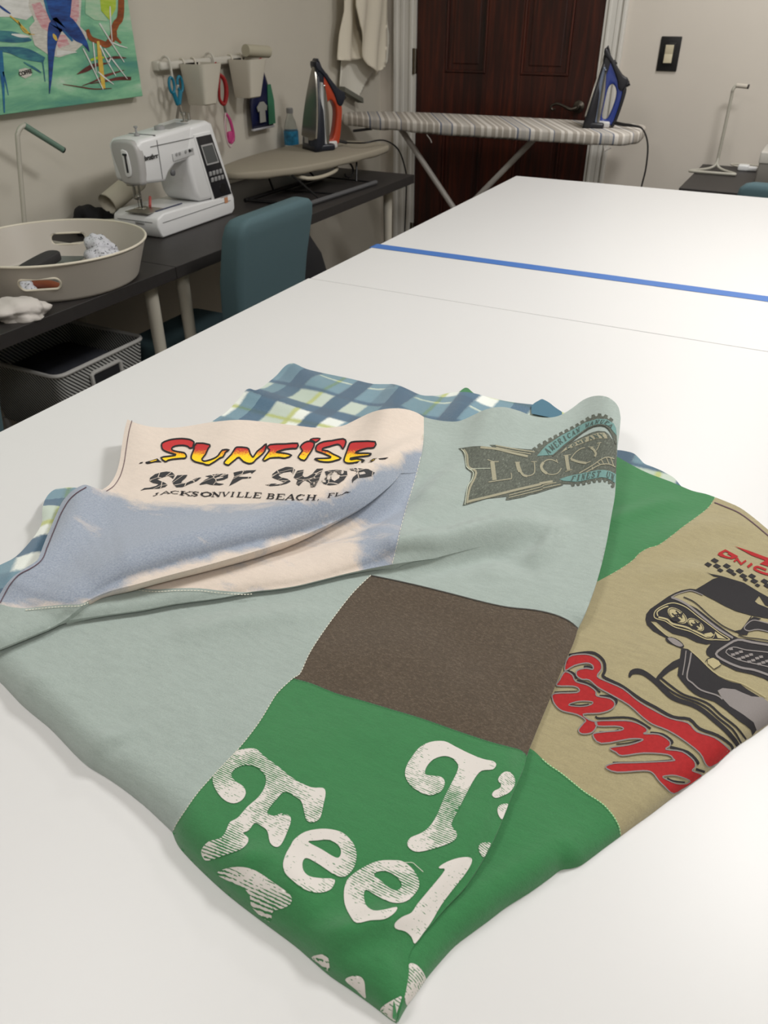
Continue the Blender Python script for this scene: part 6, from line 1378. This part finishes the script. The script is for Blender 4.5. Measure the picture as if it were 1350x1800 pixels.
# ================================================================ chairs
m_ch = mat('teal grey upholstery', (74, 98, 104), .85, bump=.4, bscale=700, var=.05, vscale=500); m_pip = mat('dark seam', (46, 62, 68), .9)
def chair(label, loc, rz, top=.905, w=.44):
    th = thing('chair', label, 'chair', loc, rz, )   # local: back at -y?? seat extends +x
    def back_ring(x0, x1, z, hw, r=.02):
        P = []
        for cx, cy, a0 in ((x1-r, hw-r, 0), (x0+r, hw-r, 90), (x0+r, -hw+r, 180), (x1-r, -hw+r, 270)):
            for k in range(5): a = math.radians(a0+90*k/4); P.append((cx+r*math.cos(a), cy+r*math.sin(a), z))
        return P
    q = MB(); rr = [back_ring(-.03, .04, .43, w/2-.03), back_ring(-.035, .045, .50, w/2-.02), back_ring(-.06, .02, .72, w/2-.005), back_ring(-.085, -.01, top-.05, w/2), back_ring(-.09, -.02, top-.02, w/2-.005), back_ring(-.088, -.028, top-.006, w/2-.02, .018), back_ring(-.08, -.04, top, w/2-.04, .012)]
    q.loft(rr); q.build('backrest', m_ch, th, True, False)
    q = MB(); q.tube([(-.0565, (w/2-.03)*s_, top-.004-.035*abs(s_)**6) for s_ in np.linspace(-1, 1, 15)], .0016, 6); q.build('piping', m_pip, th)
    q = MB(); q.box((.20, 0, .44), (.46, w-.02, .09), bev=.025); q.build('seat', m_ch, th)
    for lx in (0.0, .38):
        for ly in (-w/2+.04, w/2-.04): q = MB(); q.tube([(lx, ly, .40), (lx-.02*(1 if lx < .1 else -1), ly, 0)], [.018, .012], 10); q.build('leg', m_desk, th)
    return th
# the chair back seen at the table, seat under the desk (towards the left wall)
chair('teal grey upholstered chair pushed in between the black desk and the white table', (-1.41, 1.885, 0), math.pi+.02, .895, .38)
chair('teal grey chair at the left edge of the photo beside the mesh basket', (-1.36, .665, 0), math.pi, .86, .42)
chair('teal grey chair at the right edge of the photo in front of the side desk', (-.02, 3.10, 0), math.pi/2, .865, .42)
# black bag hung behind the chair
th = thing('black_bag', 'black bag hanging behind the teal grey chair beside the desk', 'bag', (-1.50, 2.25, .38)); rings = []
for z, w_, d_ in ((0, .10, .05), (.03, .15, .07), (.15, .15, .06), (.26, .11, .04), (.33, .05, .02)): rings.append([(d_*math.cos(a), w_*math.sin(a), z) for a in np.linspace(0, 2*math.pi, 21)[:-1]])
q = MB(); q.loft(rings); q.build('bag', m_blk, th, True, False)
# ================================================================ mesh basket under the desk
m_mesh = bpy.data.materials.new('white wire mesh'); m_mesh.use_nodes = True; t = NT(m_mesh); p = t.n['Principled BSDF']; p.inputs['Roughness'].default_value = .5
tc = t.n.new('ShaderNodeTexCoord'); w1 = t.n.new('ShaderNodeTexWave'); w1.bands_direction = 'DIAGONAL'; w1.inputs['Scale'].default_value = 48; t.link(tc.outputs['Object'], w1.inputs['Vector'])
t.link(t.ramp(w1.outputs['Fac'], [(.35, lin((60, 60, 60))), (.65, lin((190, 190, 186)))]), p.inputs['Base Color'])
m_bw = mat('white coated wire', (190, 188, 184), .4)
def basket(x0, x1, y0, y1, zb, zt, label):
    cx, cy = (x0+x1)/2, (y0+y1)/2; th = thing('mesh_basket', label, 'basket', (cx, cy, zb)); W_, D_, H_ = x1-x0, y1-y0, zt-zb
    def rr(ix, r=.03, z=0):
        P = []
        for a0, sx_, sy_ in ((0, 1, 1), (90, -1, 1), (180, -1, -1), (270, 1, -1)):
            for k in range(5): a = math.radians(a0+90*k/4); P.append((sx_*(W_/2-ix-r)+r*math.cos(a), sy_*(D_/2-ix-r)+r*math.sin(a), z))
        return P
    q = MB(); q.loft([rr(.02, .03, 0), rr(0, .03, H_), rr(.003, .028, H_), rr(.023, .028, .004)]); q.build('mesh_sides', m_mesh, th, True)
    q = MB(); q.tube(rr(0, .03, H_), .006, 8, True); q.build('rim', m_bw, th)
    q = MB(); hy = .055; pts = [(W_/2+.001, s_*hy, H_-.05+d) for s_, d in ((-1, -.015), (-.85, -.02), (.85, -.02), (1, -.015), (1, .015), (.85, .02), (-.85, .02), (-1, .015))]; q.tube(pts, .006, 8, True); q.build('handle', m_bw, th)
    q = MB(); q.box((W_/2-.003, 0, H_-.05), (.006, .10, .034), bev=.002); q.build('handle_hole_shade', mat('painted hole shade', (30, 30, 34), .8), th)  # solid dark slab, its colour paints the shade inside a hand hole
    return th
bk = basket(-1.98, -1.645, 1.27, 1.605, .36, .553, 'white wire mesh basket with a dark cloth in it under the black desk')
th = thing('dark_fabric', 'folded dark grey cloth inside the mesh basket', 'fabric', (-1.812, 1.437, .37)); q = MB(); q.box((0, 0, .072), (.27, .27, .14), bev=.03); q.build('cloth', mat('slate cloth', (58, 60, 68), .95, var=.15, vscale=20), th)
bs_ = thing('drawer_frame', 'pale wire drawer frame standing under the black desk', 'drawer frame', (-1.812, 1.437, 0)); q = MB()
for sx_ in (-.15, .15):
    for sy_ in (-.13, .13): q = MB(); q.tube([(sx_, sy_, 0), (sx_, sy_, .352)], .009, 8); q.build('post', m_bw, bs_)
for sx_ in (-.15, .15): q = MB(); q.tube([(sx_, -.13, .352), (sx_, .13, .352)], .007, 8); q.build('runner', m_bw, bs_)
th = thing('cardboard_box', 'dark box standing under the desk left of the mesh basket', 'box', (-1.80, 1.02, 0)); q = MB(); q.box((0, 0, .2), (.30, .30, .40), bev=.01); q.build('carton', mat('dark brown carton', (58, 44, 36), .9), th)

# ================================================================ small things on the side desk
th = thing('printer_box', 'grey box with a white lid at the right end of the side desk', 'box', (-.09, 3.72, DESK)); q = MB(); q.box((.02, .02, .04), (.30, .22, .075), bev=.004); q.build('body', mat('grey box', (120, 116, 110), .5), th); q = MB(); q.box((.02, .02, .098), (.305, .225, .042), bev=.004); q.build('lid', mat('pale box lid', (196, 192, 184), .4), th)
th = thing('adapter', 'small white power adapter on the side desk beside the lamp', 'adapter', (-.295, 3.93, DESK)); q = MB(); q.box((0, 0, .012), (.045, .04, .024), bev=.006); q.box((.035, -.004, .010), (.04, .03, .018), bev=.006); q.build('body', m_white, th)
q = MB(); q.tube([(-.02, .02, .01), (-.06, .06, .012), (0, .075, .014), (.08, .06, .012)], .003, 8, smooth=4); q.build('lead', m_leg, th)
